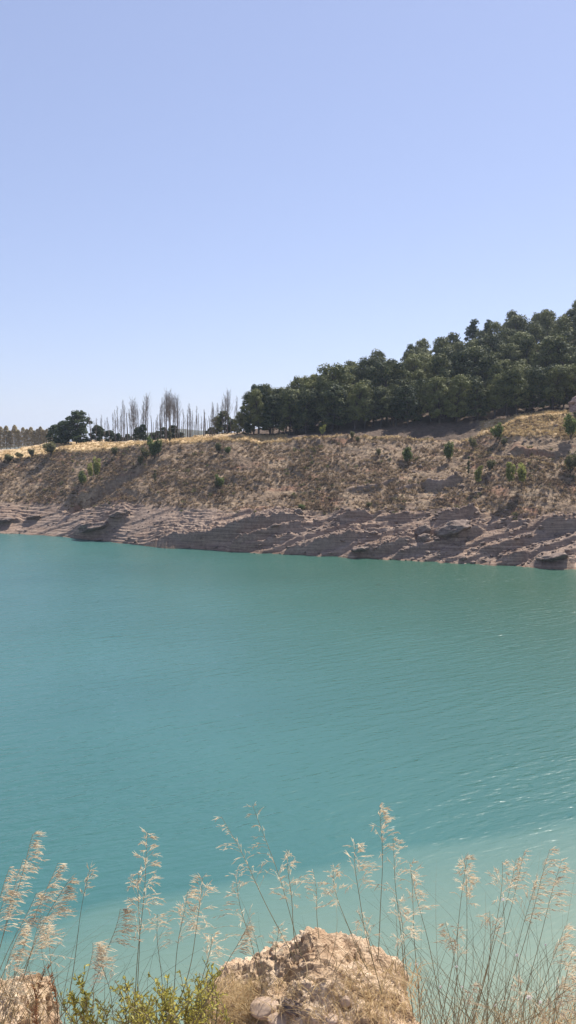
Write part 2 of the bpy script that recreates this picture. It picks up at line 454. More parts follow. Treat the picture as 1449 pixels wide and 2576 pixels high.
# ------------------------------------------------------------------ trees
def pine_variant(seed, h, style, mat, bark, leaf=.25, dens=1.35):
    g = np.random.default_rng(seed)
    tb = MB(); n = 9
    ts = np.linspace(0, 1, n); bend = g.normal(size=2) * .05 * h
    cen = np.stack([bend[0] * ts ** 2 + .02 * h * np.sin(ts * 5 + seed), bend[1] * ts ** 2, ts * h * .86], 1)
    cen[0, 2] = -.5
    tb.tube(cen, np.linspace(.032 * h * .55, .006 * h, n), 7)
    cb = MB()
    base = {'umbrella': .50, 'tall': .28, 'full': .18, 'spire': .15}[style]
    nl = {'umbrella': 26, 'tall': 30, 'full': 32, 'spire': 26}[style]
    for k in range(nl):
        t = base + (1 - base) * ((k + g.random()) / nl)
        q = (t - base) / (1 - base)
        if style == 'umbrella': rad = .30 * math.sqrt(max(0, 1 - (q * .98) ** 2.6)) * (.55 + .45 * min(1, q * 3))
        elif style == 'tall': rad = .215 * math.sqrt(max(.02, 1 - q ** 2.2)) * (.6 + .4 * min(1, q * 3))
        elif style == 'full': rad = .25 * math.sqrt(max(.02, 1 - q ** 2)) * (.8 + .2 * min(1, q * 4))
        else: rad = .17 * (1 - q) ** .7 + .02
        az = k * 2.4 + g.normal() * .4; rr = rad * h * (.55 + .45 * g.random())
        tc = np.array([np.interp(min(t, .95), ts, cen[:, 0]), np.interp(min(t, .95), ts, cen[:, 1]), 0])
        c = tc + np.array([math.cos(az) * rr, math.sin(az) * rr, (t - .045) * h])
        lr = h * (.062 + .058 * g.random() ** 1.5) * (.8 if style == 'spire' else 1)
        tk = max(0, min(.97, t - .10)); p0 = np.array([np.interp(tk, ts, cen[:, 0]), np.interp(tk, ts, cen[:, 1]), tk * h * .86])
        mid = (p0 + c) / 2 + [0, 0, -.02 * h]
        tb.tube([p0, mid, c], [.0075 * h, .005 * h, .002 * h], 4)
        nn = int(150 * dens * (lr / (.1 * h)) ** 2)
        d = unit(nn, g); d[:, 2] = np.where(d[:, 2] < -.3, -d[:, 2] * .6, d[:, 2]); d = nrm(d)
        r = lr * (.40 + .80 * g.random(nn) ** .8)
        pts = c + d * r[:, None] * np.array([1.0, 1.0, 1.12])
        fn = nrm(d + .55 * unit(nn, g)); ax = nrm(np.cross(fn, unit(nn, g))); wd = nrm(np.cross(fn, ax))
        s = leaf * (.6 + .8 * g.random(nn))
        cb.quads(pts, ax, wd, s * .60, s * .40)
    t = tb.mesh('pine_trunk', bark, True); c = cb.mesh('pine_crown', mat)
    return t, c

PV = {}
def pv(key, *a, **k): PV[key] = pine_variant(*a, **k)
k = 0
for i in range(4): pv(('tall', i), 100 + i, 9.0, 'tall', M['pine'], M['bark'])
for i in range(3): pv(('umbrella', i), 120 + i, 9.0, 'umbrella', M['pine'], M['bark'])
for i in range(3): pv(('full', i), 140 + i, 8.0, 'full', M['pine'], M['bark'])
pv(('spire', 0), 160, 7.0, 'spire', M['pine_dark'], M['bark']); pv(('spire', 1), 161, 7.0, 'spire', M['pine_dark'], M['bark'])
for i in range(2): pv(('dark', i), 180 + i, 9.0, 'umbrella', M['pine_dark'], M['bark'], .32, 1.25)
for i in range(2): pv(('darkfull', i), 190 + i, 8.0, 'full', M['pine_dark'], M['bark'], .32, 1.2)
HT = {'tall': 9., 'umbrella': 9., 'full': 8., 'spire': 7., 'dark': 9., 'darkfull': 8.}

def pine(loc, height, kind, rz=None, wide=1.):
    keys = [q for q in PV if q[0] == kind]; kk = random.choice(keys)
    s = height / HT[kind]
    r = empty('pine_tree', loc, 0, (s * wide, s * wide, s)); r.rotation_euler = (random.uniform(-.09, .09), random.uniform(-.09, .09), random.uniform(0, 6.28) if rz is None else rz)
    link('trunk', PV[kk][0], r); link('crown', PV[kk][1], r)
    return r
ORD = ['first', 'second', 'third', 'fourth', 'fifth', 'sixth', 'seventh', 'eighth', 'ninth', 'tenth', 'eleventh', 'twelfth', 'thirteenth', 'fourteenth',
       'fifteenth', 'sixteenth', 'seventeenth', 'eighteenth', 'nineteenth', 'twentieth']
def nth(i):
    if i < 20: return ORD[i]
    tens = {2: 'twenty', 3: 'thirty', 4: 'forty', 5: 'fifty', 6: 'sixty', 7: 'seventy', 8: 'eighty', 9: 'ninety'}[(i + 1) // 10]
    r = (i + 1) % 10
    return tens.replace('y', 'ieth') if r == 0 else tens + '-' + ORD[r - 1]
LOOK = {'tall': 'tall round-topped', 'umbrella': 'flat-crowned', 'full': 'bushy low-branched', 'spire': 'slender pointed', 'dark': 'dark umbrella-shaped', 'darkfull': 'dark bushy'}

# the wood on the right hill, tier by tier from the foot to the ridge
tiers = [(.0, 652, 22), (.07, 640, 20), (.15, 700, 18), (.25, 740, 17), (.37, 790, 16), (.50, 840, 14), (.65, 890, 14), (.81, 900, 14), (.97, 905, 15)]
for ti, (w, u0, n) in enumerate(tiers):
    us = np.linspace(u0, 1462, n)
    for i, u in enumerate(us):
        u = u + random.uniform(-13, 13) * (1 if i else .3)
        ww = np.clip(w + random.uniform(-.03, .03), 0, 1)
        p = on_hill(u, ww); p[2] -= .15
        kind = random.choices(['tall', 'umbrella', 'full'], [7, 1, 2])[0]
        ht = random.uniform(8.5, 13.0)
        if ti < 2: ht = random.uniform(7.8, 9.8) if u > 900 else random.uniform(8., 10.2)
        if ti == 0: kind = random.choices(['tall', 'umbrella', 'full'], [4, 1, 4])[0]
        if ti == 8: kind = random.choices(['tall', 'umbrella', 'spire', 'full'], [4, 3, 2, 2])[0]; ht = random.uniform(7, 12.5)
        if u < 760: ht = min(ht, 9.4)
        t = pine(p, ht, kind, wide=random.uniform(1.0, 1.3))
        place = ['standing at the foot of the hillside wood', 'just behind the front pines of the wood', 'in third row up the wooded hill',
                 'in fourth row up the wooded hill', 'in fifth row up the wooded hill', 'in sixth row up the wooded hill',
                 'in seventh row up the wooded hill', 'just below the wooded ridge', 'on the skyline of the wooded ridge'][ti]
        tag(t, f'{LOOK[kind]} pine {place}, {nth(i)} from the left', 'pine tree', 'pines of the hillside wood')

# single pines left of the wood (u, view row of the foot, height m, kind, metres behind the crest)
def shelf_pine(u, vfoot, vtop, kind, label, group, dY=14, wide=1.):
    j = int(np.argmin(abs(uu - u))); Y = Yc[j] + dY
    # foot on the ground at that depth
    col = G[:, j]; i = int(np.argmin(abs(col[r0 + nb:, 1] - Y))) + r0 + nb
    p = col[i].copy(); top = P(u, vtop, p[1])
    t = pine(p - np.array([0, 0, .2]), max(2., top[2] - p[2]), kind, wide=wide)
    tag(t, label, 'pine tree', group)
LP = 'pines at the left of the shelf'
for u, vt, kd, lab, dY, wd in [
    (193, 1033, 'dark', 'big umbrella-crowned pine standing over the straw field, tallest left of the bare poplars', 18, 1.35),
    (172, 1058, 'darkfull', 'dark pine pressed against the left side of the big umbrella pine', 19, 1.7),
    (140, 1068, 'darkfull', 'leftmost dark rounded pine above the straw field', 20, 1.7),
    (158, 1080, 'darkfull', 'low dark pine between the leftmost pine and the big umbrella pine', 17, 2.0),
    (205, 1075, 'darkfull', 'low bushy pine under the right side of the big umbrella pine', 17, 2.0),
    (240, 1069, 'darkfull', 'dark squat pine right of the big umbrella pine behind grey trunks', 20, 1.5),
    (256, 1076, 'dark', 'small flat pine right of the squat dark pine', 22, 1.4),
    (300, 1088, 'darkfull', 'low dark pine behind the bare poplars near the squat pine', 26, 1.8),
    (322, 1090, 'darkfull', 'low dark pine behind the bare poplars beside a grey gap', 26, 1.8),
    (341, 1072, 'spire', 'small pointed pine among the bare poplars left of the tall leafless crown', 20, 1.6),
    (360, 1066, 'darkfull', 'bushy pine at the foot of the tallest lone bare poplar', 18, 1.1),
    (396, 1082, 'darkfull', 'low dark pine left of the tallest poplar clump', 26, 1.6),
    (415, 1074, 'darkfull', 'dark rounded pine under the left half of the tallest poplar clump', 24, 1.5),
    (434, 1069, 'darkfull', 'dark rounded pine under the right half of the tallest poplar clump', 24, 1.5),
    (278, 1082, 'darkfull', 'low dark pine right of the small flat pine', 24, 1.9),
    (381, 1092, 'darkfull', 'lowest dark pine between the tallest lone poplar and the tallest clump', 25, 2.2),
    (454, 1098, 'darkfull', 'tiny dark pine just right of the tallest poplar clump', 26, 2.2),
    (528, 1088, 'darkfull', 'tiny dark pine among the snags before the wood', 25, 2.0),
    (548, 1046, 'full', 'grey-green bushy pine left of the small lone pine before the wood', 18, 1.3),
    (563, 1032, 'full', 'grey-green tall bushy pine with gaps in its crown by the last bare poplars', 20, 1.4),
    (583, 1052, 'full', 'low pine filling the gap before the wood, left of the upright one', 20, 1.3),
    (612, 1018, 'tall', 'upright dark pine just left of the wood', 16, 1.0),
    (598, 1036, 'full', 'green pine left of the upright dark pine beside the wood', 15, 1.1),
    (632, 1042, 'full', 'green low pine before the left end of the wood', 11, 1.1),
    (620, 1060, 'full', 'small green pine at the foot of the upright dark pine', 9, 1.2),
    (650, 968, 'dark', 'tall dark pine that ends the wood on the left', 13, .8),
    (683, 966, 'tall', 'tall round pine second from the left end of the wood', 14, .9),
    (712, 975, 'tall', 'slim pine in the notch near the left end of the wood', 14, .8),
    (745, 946, 'umbrella', 'tall broad pine rising right of the notch in the wood', 18, .95),
    (790, 941, 'umbrella', 'tall broad pine at the top of the low left wood', 20, 1.0),
    (836, 942, 'umbrella', 'broad pine right of the two tallest ones in the low left wood', 22, 1.0),
    (893, 918, 'umbrella', 'broad pine at the step where the wood starts to climb', 26, 1.0)]:
    shelf_pine(u, 0, vt, kd, lab, LP if u < 640 else 'pines of the hillside wood', dY, wd)

# bare poplars ---------------------------------------------------------------
def poplar_variant(seed, h, style):
    g = np.random.default_rng(seed); tb = MB(); bb = MB(); n = 10
    ts = np.linspace(0, 1, n); cen = np.stack([.02 * h * np.sin(ts * 3 + seed) * ts, .015 * h * np.cos(ts * 4 + seed) * ts, ts * h * (.95 if style == 'crown' else 1)], 1)
    cen -= cen[0] * [1, 1, 0]; cen[0, 2] = -.4
    tb.tube(cen, np.linspace(.015 * h, .003 * h, n) + (.006 * h if style == 'snag' else 0), 6)
    nb_ = {'crown': 80, 'slim': 44, 'snag': 8}[style]
    lo = {'crown': .38, 'slim': .3, 'snag': .55}[style]
    for k in range(nb_):
        t = lo + (.95 - lo) * g.random(); q = (t - lo) / (1 - lo)
        p0 = np.array([np.interp(t, ts, cen[:, i]) for i in range(3)])
        L = h * {'crown': .26, 'slim': .16, 'snag': .10}[style] * (1 - .55 * q) * (.6 + .6 * g.random())
        az = g.random() * 6.28; spread = {'crown': .50, 'slim': .36, 'snag': .5}[style] * (.6 + .6 * g.random())
        o = np.array([math.cos(az), math.sin(az), 0])
        s = np.linspace(0, 1, 6)[:, None]
        pts = p0 + o * L * spread * (s ** .6) * 1.0 + np.array([0, 0, L]) * s + g.normal(size=(6, 3)) * .006 * h * s
        bb.tube(pts, np.linspace(.0022 * h, .0006 * h, 6), 3)
        for m_ in range(7 if style != 'snag' else 2):
            a = .25 + .7 * g.random(); i0 = a * 5; q0 = pts[int(i0)] + (pts[min(5, int(i0) + 1)] - pts[int(i0)]) * (i0 % 1)
            az2 = g.random() * 6.28; l2 = L * .32 * (.5 + g.random() * .7)
            o2 = np.array([math.cos(az2) * .4, math.sin(az2) * .4, 1.]) + o * .15
            bb.tube([q0, q0 + o2 * l2 * .5, q0 + o2 * l2 * [.8, .8, 1]], [.0007 * h, .0005 * h, .0003 * h], 3)
    return tb.mesh('poplar_trunk', M['pale_bark'], True), bb.mesh('poplar_branches', M['twig'])
BP = {s: [poplar_variant(300 + 10 * i + k, 11., s) for k in range(4)] for i, s in enumerate(('crown', 'slim', 'snag'))}
# (u of stem, top row, style) read along the shelf
POP = [(231, 1043, 'slim'), (253, 1052, 'slim'), (264, 1048, 'slim'), (277, 1058, 'slim'), (293, 1035, 'slim'), (301, 1052, 'slim'), (310, 1012, 'crown'), (318, 1046, 'slim'),
       (326, 1034, 'snag'), (332, 1030, 'slim'), (344, 1002, 'crown'), (338, 1050, 'snag'), (352, 1032, 'slim'), (357, 1048, 'snag'), (366, 1012, 'slim'), (373, 1060, 'snag'),
       (384, 1054, 'snag'), (388, 1044, 'snag'), (412, 1042, 'snag'), (419, 1054, 'snag'), (429, 1042, 'snag')]
POP = [(229, 1040, 'slim'), (252, 1052, 'slim'), (264, 1056, 'slim'), (276, 1058, 'slim'), (291, 1031, 'slim'), (303, 1046, 'slim'), (311, 1007, 'slim'), (320, 1038, 'snag'),
       (327, 1028, 'slim'), (336, 1000, 'crown'), (345, 1030, 'slim'), (350, 1018, 'slim'), (357, 1048, 'snag'), (366, 990, 'crown'), (353, 1055, 'snag'),
       (381, 1045, 'snag'), (386, 1062, 'snag'), (393, 1056, 'snag'), (399, 1043, 'slim'), (403, 1040, 'snag'), (409, 1000, 'slim'), (415, 1010, 'slim'),
       (419, 988, 'crown'), (425, 992, 'crown'), (430, 978, 'crown'), (436, 990, 'crown'), (441, 1000, 'slim'), (446, 995, 'crown'),
       (461, 1030, 'slim'), (472, 1044, 'snag'), (477, 1016, 'slim'), (481, 1028, 'snag'), (488, 1060, 'snag'), (496, 1022, 'slim'), (502, 1066, 'snag'),
       (499, 1040, 'snag'), (512, 1030, 'snag'), (518, 1052, 'snag'), (523, 1056, 'snag'), (534, 1012, 'slim'), (540, 1030, 'snag'), (547, 1015, 'slim'), (556, 1006, 'slim'),
       (572, 980, 'crown'), (565, 1028, 'snag'), (580, 1045, 'snag'), (596, 998, 'slim'), (452, 1052, 'snag'), (528, 1046, 'snag')]
POP += [(237, 1058, 'slim'), (243, 1052, 'slim'), (258, 1044, 'slim'), (270, 1050, 'slim'), (284, 1040, 'slim'), (298, 1022, 'slim'), (306, 1030, 'slim'), (315, 1020, 'slim'), (331, 1015, 'slim'), (341, 1022, 'slim'), (371, 1020, 'slim'), (361, 1010, 'slim'), (391, 1050, 'slim'), (405, 1022, 'slim'), (449, 1010, 'slim'), (458, 1058, 'slim'), (467, 1050, 'slim'), (474, 1030, 'slim'), (485, 1034, 'slim'), (492, 1046, 'slim'), (506, 1046, 'slim'), (516, 1036, 'slim'), (531, 1030, 'slim'), (538, 1022, 'slim'), (543, 1034, 'slim'), (551, 1024, 'slim'), (560, 1016, 'slim'), (568, 1002, 'slim'), (576, 1010, 'slim'), (590, 1022, 'slim')]
POP.sort()
for i, (u, vt, st) in enumerate(POP):
    j = int(np.argmin(abs(uu - u))); dY = random.uniform(15, 27); Y = Yc[j] + dY
    col = G[:, j]; a = r0 + nb; q = int(np.argmin(abs(col[a:, 1] - Y))) + a; p = col[q].copy()
    hh = P(u, vt, p[1])[2] - p[2]
    s = hh / 11.; w_ = s * random.uniform(.9, 1.15)
    r = empty('bare_poplar', p, random.uniform(0, 6.28), (w_, w_, s)); r.rotation_euler = (random.uniform(-.03, .03), random.uniform(-.03, .03), r.rotation_euler[2])
    tk, br = random.choice(BP[st]); link('trunk', tk, r); link('branches', br, r)
    look = {'crown': 'tall leafless poplar with a wide feathery crown', 'slim': 'slim leafless poplar with thin upright twigs', 'snag': 'short broken leafless poplar snag'}[st]
    tag(r, f'{look}, {nth(i)} from the left', 'poplar', 'bare poplars along the shelf')

# leafy columns of the far poplar row
def column_variant(seed, h):
    g = np.random.default_rng(seed); tb = MB(); cb = MB()
    tb.tube([(0, 0, -.4), (0, 0, h * .5), (0.1, 0, h * .92)], [.09, .06, .02], 5)
    for k in range(14):
        az = g.random() * 6.28; z0 = h * (.1 + .6 * g.random()); L = h * .28
        tb.tube([(0, 0, z0), (math.cos(az) * .3, math.sin(az) * .3, z0 + L * .5), (math.cos(az) * .38, math.sin(az) * .38, z0 + L)], [.025, .018, .008], 3)
    n = 1300; t = g.random(n) ** .8; z = h * (.12 + .86 * t); r = .105 * h * np.sqrt(np.clip(1 - t ** 2.5, 0.02, 1)) * g.random(n) ** .5
    az = g.random(n) * 6.28
    pts = np.stack([np.cos(az) * r, np.sin(az) * r, z], 1); ax = nrm(unit(n, g) + [0, 0, 1.]); wd = nrm(np.cross(ax, unit(n, g)))
    cb.quads(pts, ax, wd, .2, .09)
    return tb.mesh('column_trunk', M['pale_bark']), cb.mesh('column_crown', M['poplar_leaf'])
CV = [column_variant(400 + i, 9.) for i in range(4)]
us = [-14, 3, 17, 26, 38, 47, 59, 69, 79, 87, 95, 103, 111, 119, 128]
tops = [1078, 1072, 1070, 1082, 1068, 1080, 1074, 1078, 1073, 1082, 1078, 1072, 1080, 1078, 1082]
for i, (u, vt) in enumerate(zip(us, tops)):
    j = int(np.argmin(abs(uu - u))); p = P(u, 1142, 300.); p[2] = I(300., G[:, j, 1], G[:, j, 2])
    hh = P(u, vt, 300.)[2] - p[2]; s = hh / 9.; r = empty('columnar_poplar', p, random.uniform(0, 6), (s * 1.7, s * 1.7, s))
    tk, cr = random.choice(CV); link('trunk', tk, r); link('crown', cr, r)
    tag(r, f'pale narrow poplar in the far row left of the dark pines, {nth(i)} from the left', 'poplar', 'far row of pale poplars')

# shrubs and saplings ----------------------------------------------------------
def shrub_variant(seed, h, w, mat, leaf=.12, n=700, trunk=.0, stems=7, upright=.5):
    g = np.random.default_rng(seed); tb = MB(); cb = MB(); tips = []
    for k in range(stems):
        az = g.random() * 6.28; sp_ = w * (.2 + .8 * g.random()) * (1 - upright * .5)
        hh = h * (.6 + .4 * g.random()) * .92
        p1 = np.array([math.cos(az) * sp_ * .35, math.sin(az) * sp_ * .35, max(trunk, hh * .4)])
        p2 = np.array([math.cos(az) * sp_ * .8, math.sin(az) * sp_ * .8, hh])
        tb.tube([(0, 0, -.25), (0, 0, trunk * .8 + .02), p1, p2], [.035, .03, .02, .006], 5)
        tips.append((p1, p2))
    for p1, p2 in tips:
        for q in range(3):
            c = p1 + (p2 - p1) * (.3 + .35 * q) + g.normal(size=3) * .06 * w
            m_ = n // (stems * 3); d = unit(m_, g); r = w * .30 * g.random(m_) ** .4
            pts = c + d * r[:, None] * [1, 1, 1.25]; pts[:, 2] = np.abs(pts[:, 2]) + trunk * .5
            fn = nrm(d + .7 * unit(m_, g)); ax = nrm(np.cross(fn, unit(m_, g))); wd = nrm(np.cross(fn, ax))
            cb.quads(pts, ax, wd, leaf * (.7 + .6 * g.random(m_)), leaf * .5)
    return tb.mesh('shrub_stems', M['bark']), cb.mesh('shrub_foliage', mat)
SV = {'sapling': [shrub_variant(500 + i, 4.0, 1.15, M['sapling_leaf'], .13, 1100, .9, 6, .8) for i in range(3)],
      'green': [shrub_variant(510 + i, 2.2, 1.1, M['green_leaf'], .13, 1000, .1, 7, .2) for i in range(3)],
      'olive': [shrub_variant(520 + i, 2.0, 1.1, M['olive_leaf'], .12, 750, .1, 7, .3) for i in range(3)],
      'slim': [shrub_variant(530 + i, 3.4, .5, M['olive_leaf'], .10, 700, .3, 5, 1.) for i in range(2)]}
SHH = {'sapling': 4., 'green': 2.2, 'olive': 2., 'slim': 3.4}
def shrub(u, v, vt, kind, name, label, wide=1., group=None):
    p = on_bank(u, v); hh = P(u, vt, p[1])[2] - P(u, v, p[1])[2]; s = hh / SHH[kind]
    r = empty(name, p, random.uniform(0, 6), (s * wide, s * wide, s)); a, b = random.choice(SV[kind])
    link('stems', a, r); link('foliage', b, r)
    tag(r, label, 'sapling' if name == 'sapling' else 'shrub', group)
SL = 'shrubs and saplings on the bank'
for row in [
    (1025, 1163, 1122, 'green', 'shrub', 'bright green rounded bush high on the bank under the wood', 1.0),
    (1130, 1162, 1110, 'green', 'shrub', 'dark green upright bush right of the bright green one', .75),
    (1178, 1216, 1152, 'slim', 'shrub', 'narrow dark upright bush beside the dark rock wall', .9),
    (1203, 1236, 1180, 'sapling', 'sapling', 'brownish leafy sapling right of the narrow upright bush', 1.0),
    (1281, 1246, 1170, 'sapling', 'sapling', 'yellow-green poplar sapling, left one of the bright pair', 1.0),
    (1312, 1243, 1172, 'sapling', 'sapling', 'yellow-green poplar sapling, right one of the bright pair', 1.2),
    (1232, 1192, 1160, 'olive', 'shrub', 'grey leafless-looking bush above the bright saplings', 1.0),
    (1190, 1128, 1098, 'olive', 'shrub', 'olive bush on the straw strip above the path', 1.0),
    (1250, 1108, 1063, 'green', 'shrub', 'leafy green bush at the left end of the straw mound', .9),
    (1436, 1112, 1045, 'green', 'shrub', 'dark bushy conifer in front of the layered outcrop', .7),
    (1436, 1190, 1140, 'olive', 'shrub', 'grey-green bush at the right edge of the bank below the outcrop', 1.2),
    (555, 1224, 1187, 'green', 'shrub', 'small yellow-green tree alone in the middle of the left bank', .8),
    (545, 1226, 1205, 'olive', 'shrub', 'low dark bush touching the lone yellow-green tree', 1.2),
    (243, 1220, 1153, 'sapling', 'sapling', 'tall leafy sapling casting a long shadow above the gully mouth', .9),
    (228, 1218, 1166, 'sapling', 'sapling', 'shorter sapling touching the left side of the tall one', .9),
    (206, 1222, 1186, 'green', 'shrub', 'round green bush left of the two gully saplings', 1.1),
    (388, 1150, 1092, 'green', 'shrub', 'green tree at the head of the gully on the crest', .75),
    (398, 1152, 1110, 'green', 'shrub', 'lower green bush right of the tree at the gully head', .8),
    (368, 1148, 1118, 'olive', 'shrub', 'olive bush left of the tree at the gully head', 1.0),
    (352, 1158, 1132, 'olive', 'shrub', 'olive bush in the upper gully', 1.1),
    (428, 1128, 1080, 'slim', 'shrub', 'slender young tree on the crest between bare poplars', 1.3),
    (550, 1138, 1110, 'olive', 'shrub', 'small tree on the crest below the last bare poplars', 1.0),
    (574, 1140, 1122, 'green', 'shrub', 'low rounded green bush just under the crest by the wood', 1.5),
    (290, 1142, 1118, 'olive', 'shrub', 'olive bush on the field edge left of the gully head', 1.3),
    (52, 1155, 1140, 'olive', 'shrub', 'low olive bush in front of the far poplar row', 2.0),
    (80, 1150, 1126, 'olive', 'shrub', 'olive bush at the right half of the far poplar row', 1.2),
    (20, 1162, 1140, 'olive', 'shrub', 'low grey-green bush at the far left crest', 2.2),
    (128, 1148, 1112, 'olive', 'shrub', 'olive bush left of the leftmost dark pine', 1.6),
    (812, 1108, 1075, 'sapling', 'sapling', 'pale yellow-green sapling against the dark wood', 1.4),
    (885, 1106, 1086, 'olive', 'shrub', 'straw-coloured bush on the crest under the wood', 1.1),
    (900, 1112, 1096, 'olive', 'shrub', 'olive tuft right of the straw-coloured crest bush', 1.1),
    (953, 1148, 1130, 'olive', 'shrub', 'dark low bush left of the bright green bush', 1.2),
    (757, 1298, 1283, 'green', 'shrub', 'low green cushion above the rock beds at mid bank', 2.2),
    (390, 1226, 1185, 'slim', 'shrub', 'thin brown bush on the left bank right of the gully', 1.2),
    (928, 1284, 1268, 'olive', 'shrub', 'small bush above the rock beds right of the green cushion', 1.4),
    (1268, 1120, 1098, 'olive', 'shrub', 'rusty bush at the foot of the straw mound', 1.2)]:
    shrub(*row, group=SL)

# scrub tufts and straw tufts over the bank: uncountable ground cover
def tufts(name, n, accept, hmin, hmax, blades, wid, mat, label, seed):
    g = np.random.default_rng(seed); cand = []
    while len(cand) < n:
        i = g.integers(r0 + 2, cs[-1] + 1); j = g.integers(70, nc - 70)
        if accept(i, j, g): cand.append(G[i, j] + (G[i, j + 1] - G[i, j]) * g.random())
    c = np.array(cand); N = len(c) * blades
    cc = np.repeat(c, blades, 0); h = np.repeat(hmin + (hmax - hmin) * g.random(len(c)) ** 2, blades)
    d = g.normal(size=(N, 3)) * [.8, .8, .35]; d[:, 2] = np.abs(d[:, 2]) + .45; d = nrm(d)
    pos = cc + d * (h * g.random(N) * .6)[:, None]; ax = nrm(d + .35 * unit(N, g)); w = nrm(np.cross(ax, unit(N, g)))
    b = MB(); b.quads(pos + ax * (h * .25)[:, None], ax, w, h * .42, h * wid)
    tag(link(name, b.mesh(name, mat)), label, kind='stuff')
vb2 = v_bare
scr_n = fbm(G, .13, 3)
tufts('dry_scrub', 13000, lambda i, j, g: seg_id[i] == 1 and Vnom[i, j] < vb2[j] + 2 and scr_n[i, j] + .45 > g.random() * .75 and not (uu[j] > 1270 and 1112 < Vnom[i, j] < 1150), .15, .6, 16, .15, M['scrub'], 'brown dry scrub tufts covering the bank slope', 11)
tufts('low_weeds', 600, lambda i, j, g: seg_id[i] == 1 and Vnom[i, j] < vb2[j] + 16 and scr_n[i, j] + .2 > g.random() * .6, .2, .7, 14, .18, M['olive_leaf'], 'olive green weeds among the dry scrub of the bank', 12)
tufts('dry_grass', 6500, lambda i, j, g: straw[i, j] > .4, .18, .6, 12, .10, M['straw'], 'pale straw grass on the crest and the mound', 13)

# ------------------------------------------------------------------ rocks
def ico(sub):
    import bmesh
    b = bmesh.new(); bmesh.ops.create_icosphere(b, subdivisions=sub, radius=1)
    V = np.array([v.co[:] for v in b.verts]); Fc = np.array([[v.index for v in f.verts] for f in b.faces]); b.free(); return V, Fc
ICO4, ICO3 = ico(5), ico(4)
def rock_mesh(name, seed, dims, rough, mat, base=ICO4, cuts=7, sc=1.2):
    g = np.random.default_rng(seed); V = base[0].copy()
    for k in range(cuts):                       # broken planes
        d = unit(1, g)[0]; off = .55 + .3 * g.random(); s = V @ d
        V = V - np.clip(s - off, 0, None)[:, None] * d * .92
    n = nrm(V); V = V + n * (rough * fbm(V + seed * 3.1, sc, 6, .55)[:, None])
    return mesh_np(name, V * np.array(dims), base[1], mat, True)
m = NT('bank_stone', .9, .15); v_ = m.co('Object', (1, 1, 2.5)); f_ = m.noise(v_, 1.2, 6, .65)
m.col(m.ramp(f_, [(.35, (.13, .095, .08)), (.55, (.24, .18, .145)), (.7, (.38, .30, .24))])); m.nor(m.bump(m.noise(v_, 3, 5, .7), .8, .3))
M['bank_stone'] = m.m
for i, (u, v, w, h, lab) in enumerate([
    (1065, 1370, 40, 26, 'rounded boulder low on the right bank below the pale leaning slab'),
    (1063, 1345, 52, 44, 'pale leaning slab left of the long dark rock'),
    (1148, 1354, 108, 44, 'long shaded rock with a pale upper edge in the middle of the right bank'),
    (232, 1350, 90, 26, 'dark overhanging boulder at the water on the left'),
    (246, 1360, 40, 9, 'flat broken rock at the waterline beside the dark overhanging boulder'),
    (300, 1316, 60, 20, 'rock slab rising behind the dark overhanging boulder'),
    (1395, 1424, 84, 22, 'large pale-topped rock at the waterline on the right'),
    (748, 1312, 40, 22, 'broken rock head at the top of the long slanting ledge'),
    (905, 1400, 44, 14, 'flat rock at the waterline below the middle rock beds'),
    (845, 1322, 30, 14, 'square stone at the start of the upper middle ledge'),
    (88, 1300, 50, 12, 'low earth-coloured rock on the sandy far left shore'),
    (14, 1316, 60, 14, 'rounded sandy rock on the shore at the far left'),
    (1262, 1398, 34, 16, 'angular rock in the rubble above the right shore'),
    (1165, 1412, 22, 12, 'small stone in the rubble just above the right waterline'),
    (940, 1352, 26, 10, 'small stone between two slanting beds of the middle bank'),
    (1005, 1325, 34, 12, 'stone on the slanting bed left of the pale leaning slab'),
    (690, 1350, 30, 12, 'stone on the face of the long slanting ledge'),
    (1325, 1352, 30, 14, 'block of stone under the upper right ledge')]):
    p = on_bank(u, v); k_ = K * p[1] / F
    dims = (w * k_ / 2, w * k_ / 2 * .8, h * k_ / 2 * 1.05)
    me = rock_mesh('rock', 600 + i, dims, .42, M['bank_stone'], ICO3, 12, 1.9)
    o = link('rock', me, None, p + np.array([0, 0, dims[2] * .12])); o.rotation_euler = (0, R(-11), R(-14))
    tag(o, lab, 'rock', 'rocks on the far bank')
# rubble: thousands of loose stones on the lower bank
g = np.random.default_rng(77); b = MB(); V0, F0 = ico(1)
def rubble(n, s0, s1, ok):
    k = 0
    while k < n:
        i = g.integers(r0, r0 + nb); j = g.integers(60, nc - 60)
        if not ok(i, j): continue
        s = s0 + (s1 - s0) * g.random() ** 4
        V = V0 * (s * (.7 + .6 * g.random(3))) * [1.3, 1., .7]; V = V + g.normal(size=V.shape) * s * .14
        b.add(V + G[i, j] + [0, 0, s * .2], F0); k += 1
rubble(1500, .08, .4, lambda i, j: bare[i, j] > .5 and uu[j] > 640)
rubble(260, .08, .35, lambda i, j: bare[i, j] > .5 and uu[j] <= 640)
rubble(300, .10, .4, lambda i, j: bare[i, j] < .5 and uu[j] > 900)
tag(link('rubble', b.mesh('rubble', M['bank_stone'])), 'loose stones strewn over the lower bank', kind='stuff')

def boxmb(b, x0, x1, y0, y1, z0, z1):
    V = [(x, y, z) for z in (z0, z1) for y in (y0, y1) for x in (x0, x1)]
    b.add(V, [[0, 2, 3, 1], [4, 5, 7, 6], [0, 1, 5, 4], [2, 6, 7, 3], [0, 4, 6, 2], [1, 3, 7, 5]])
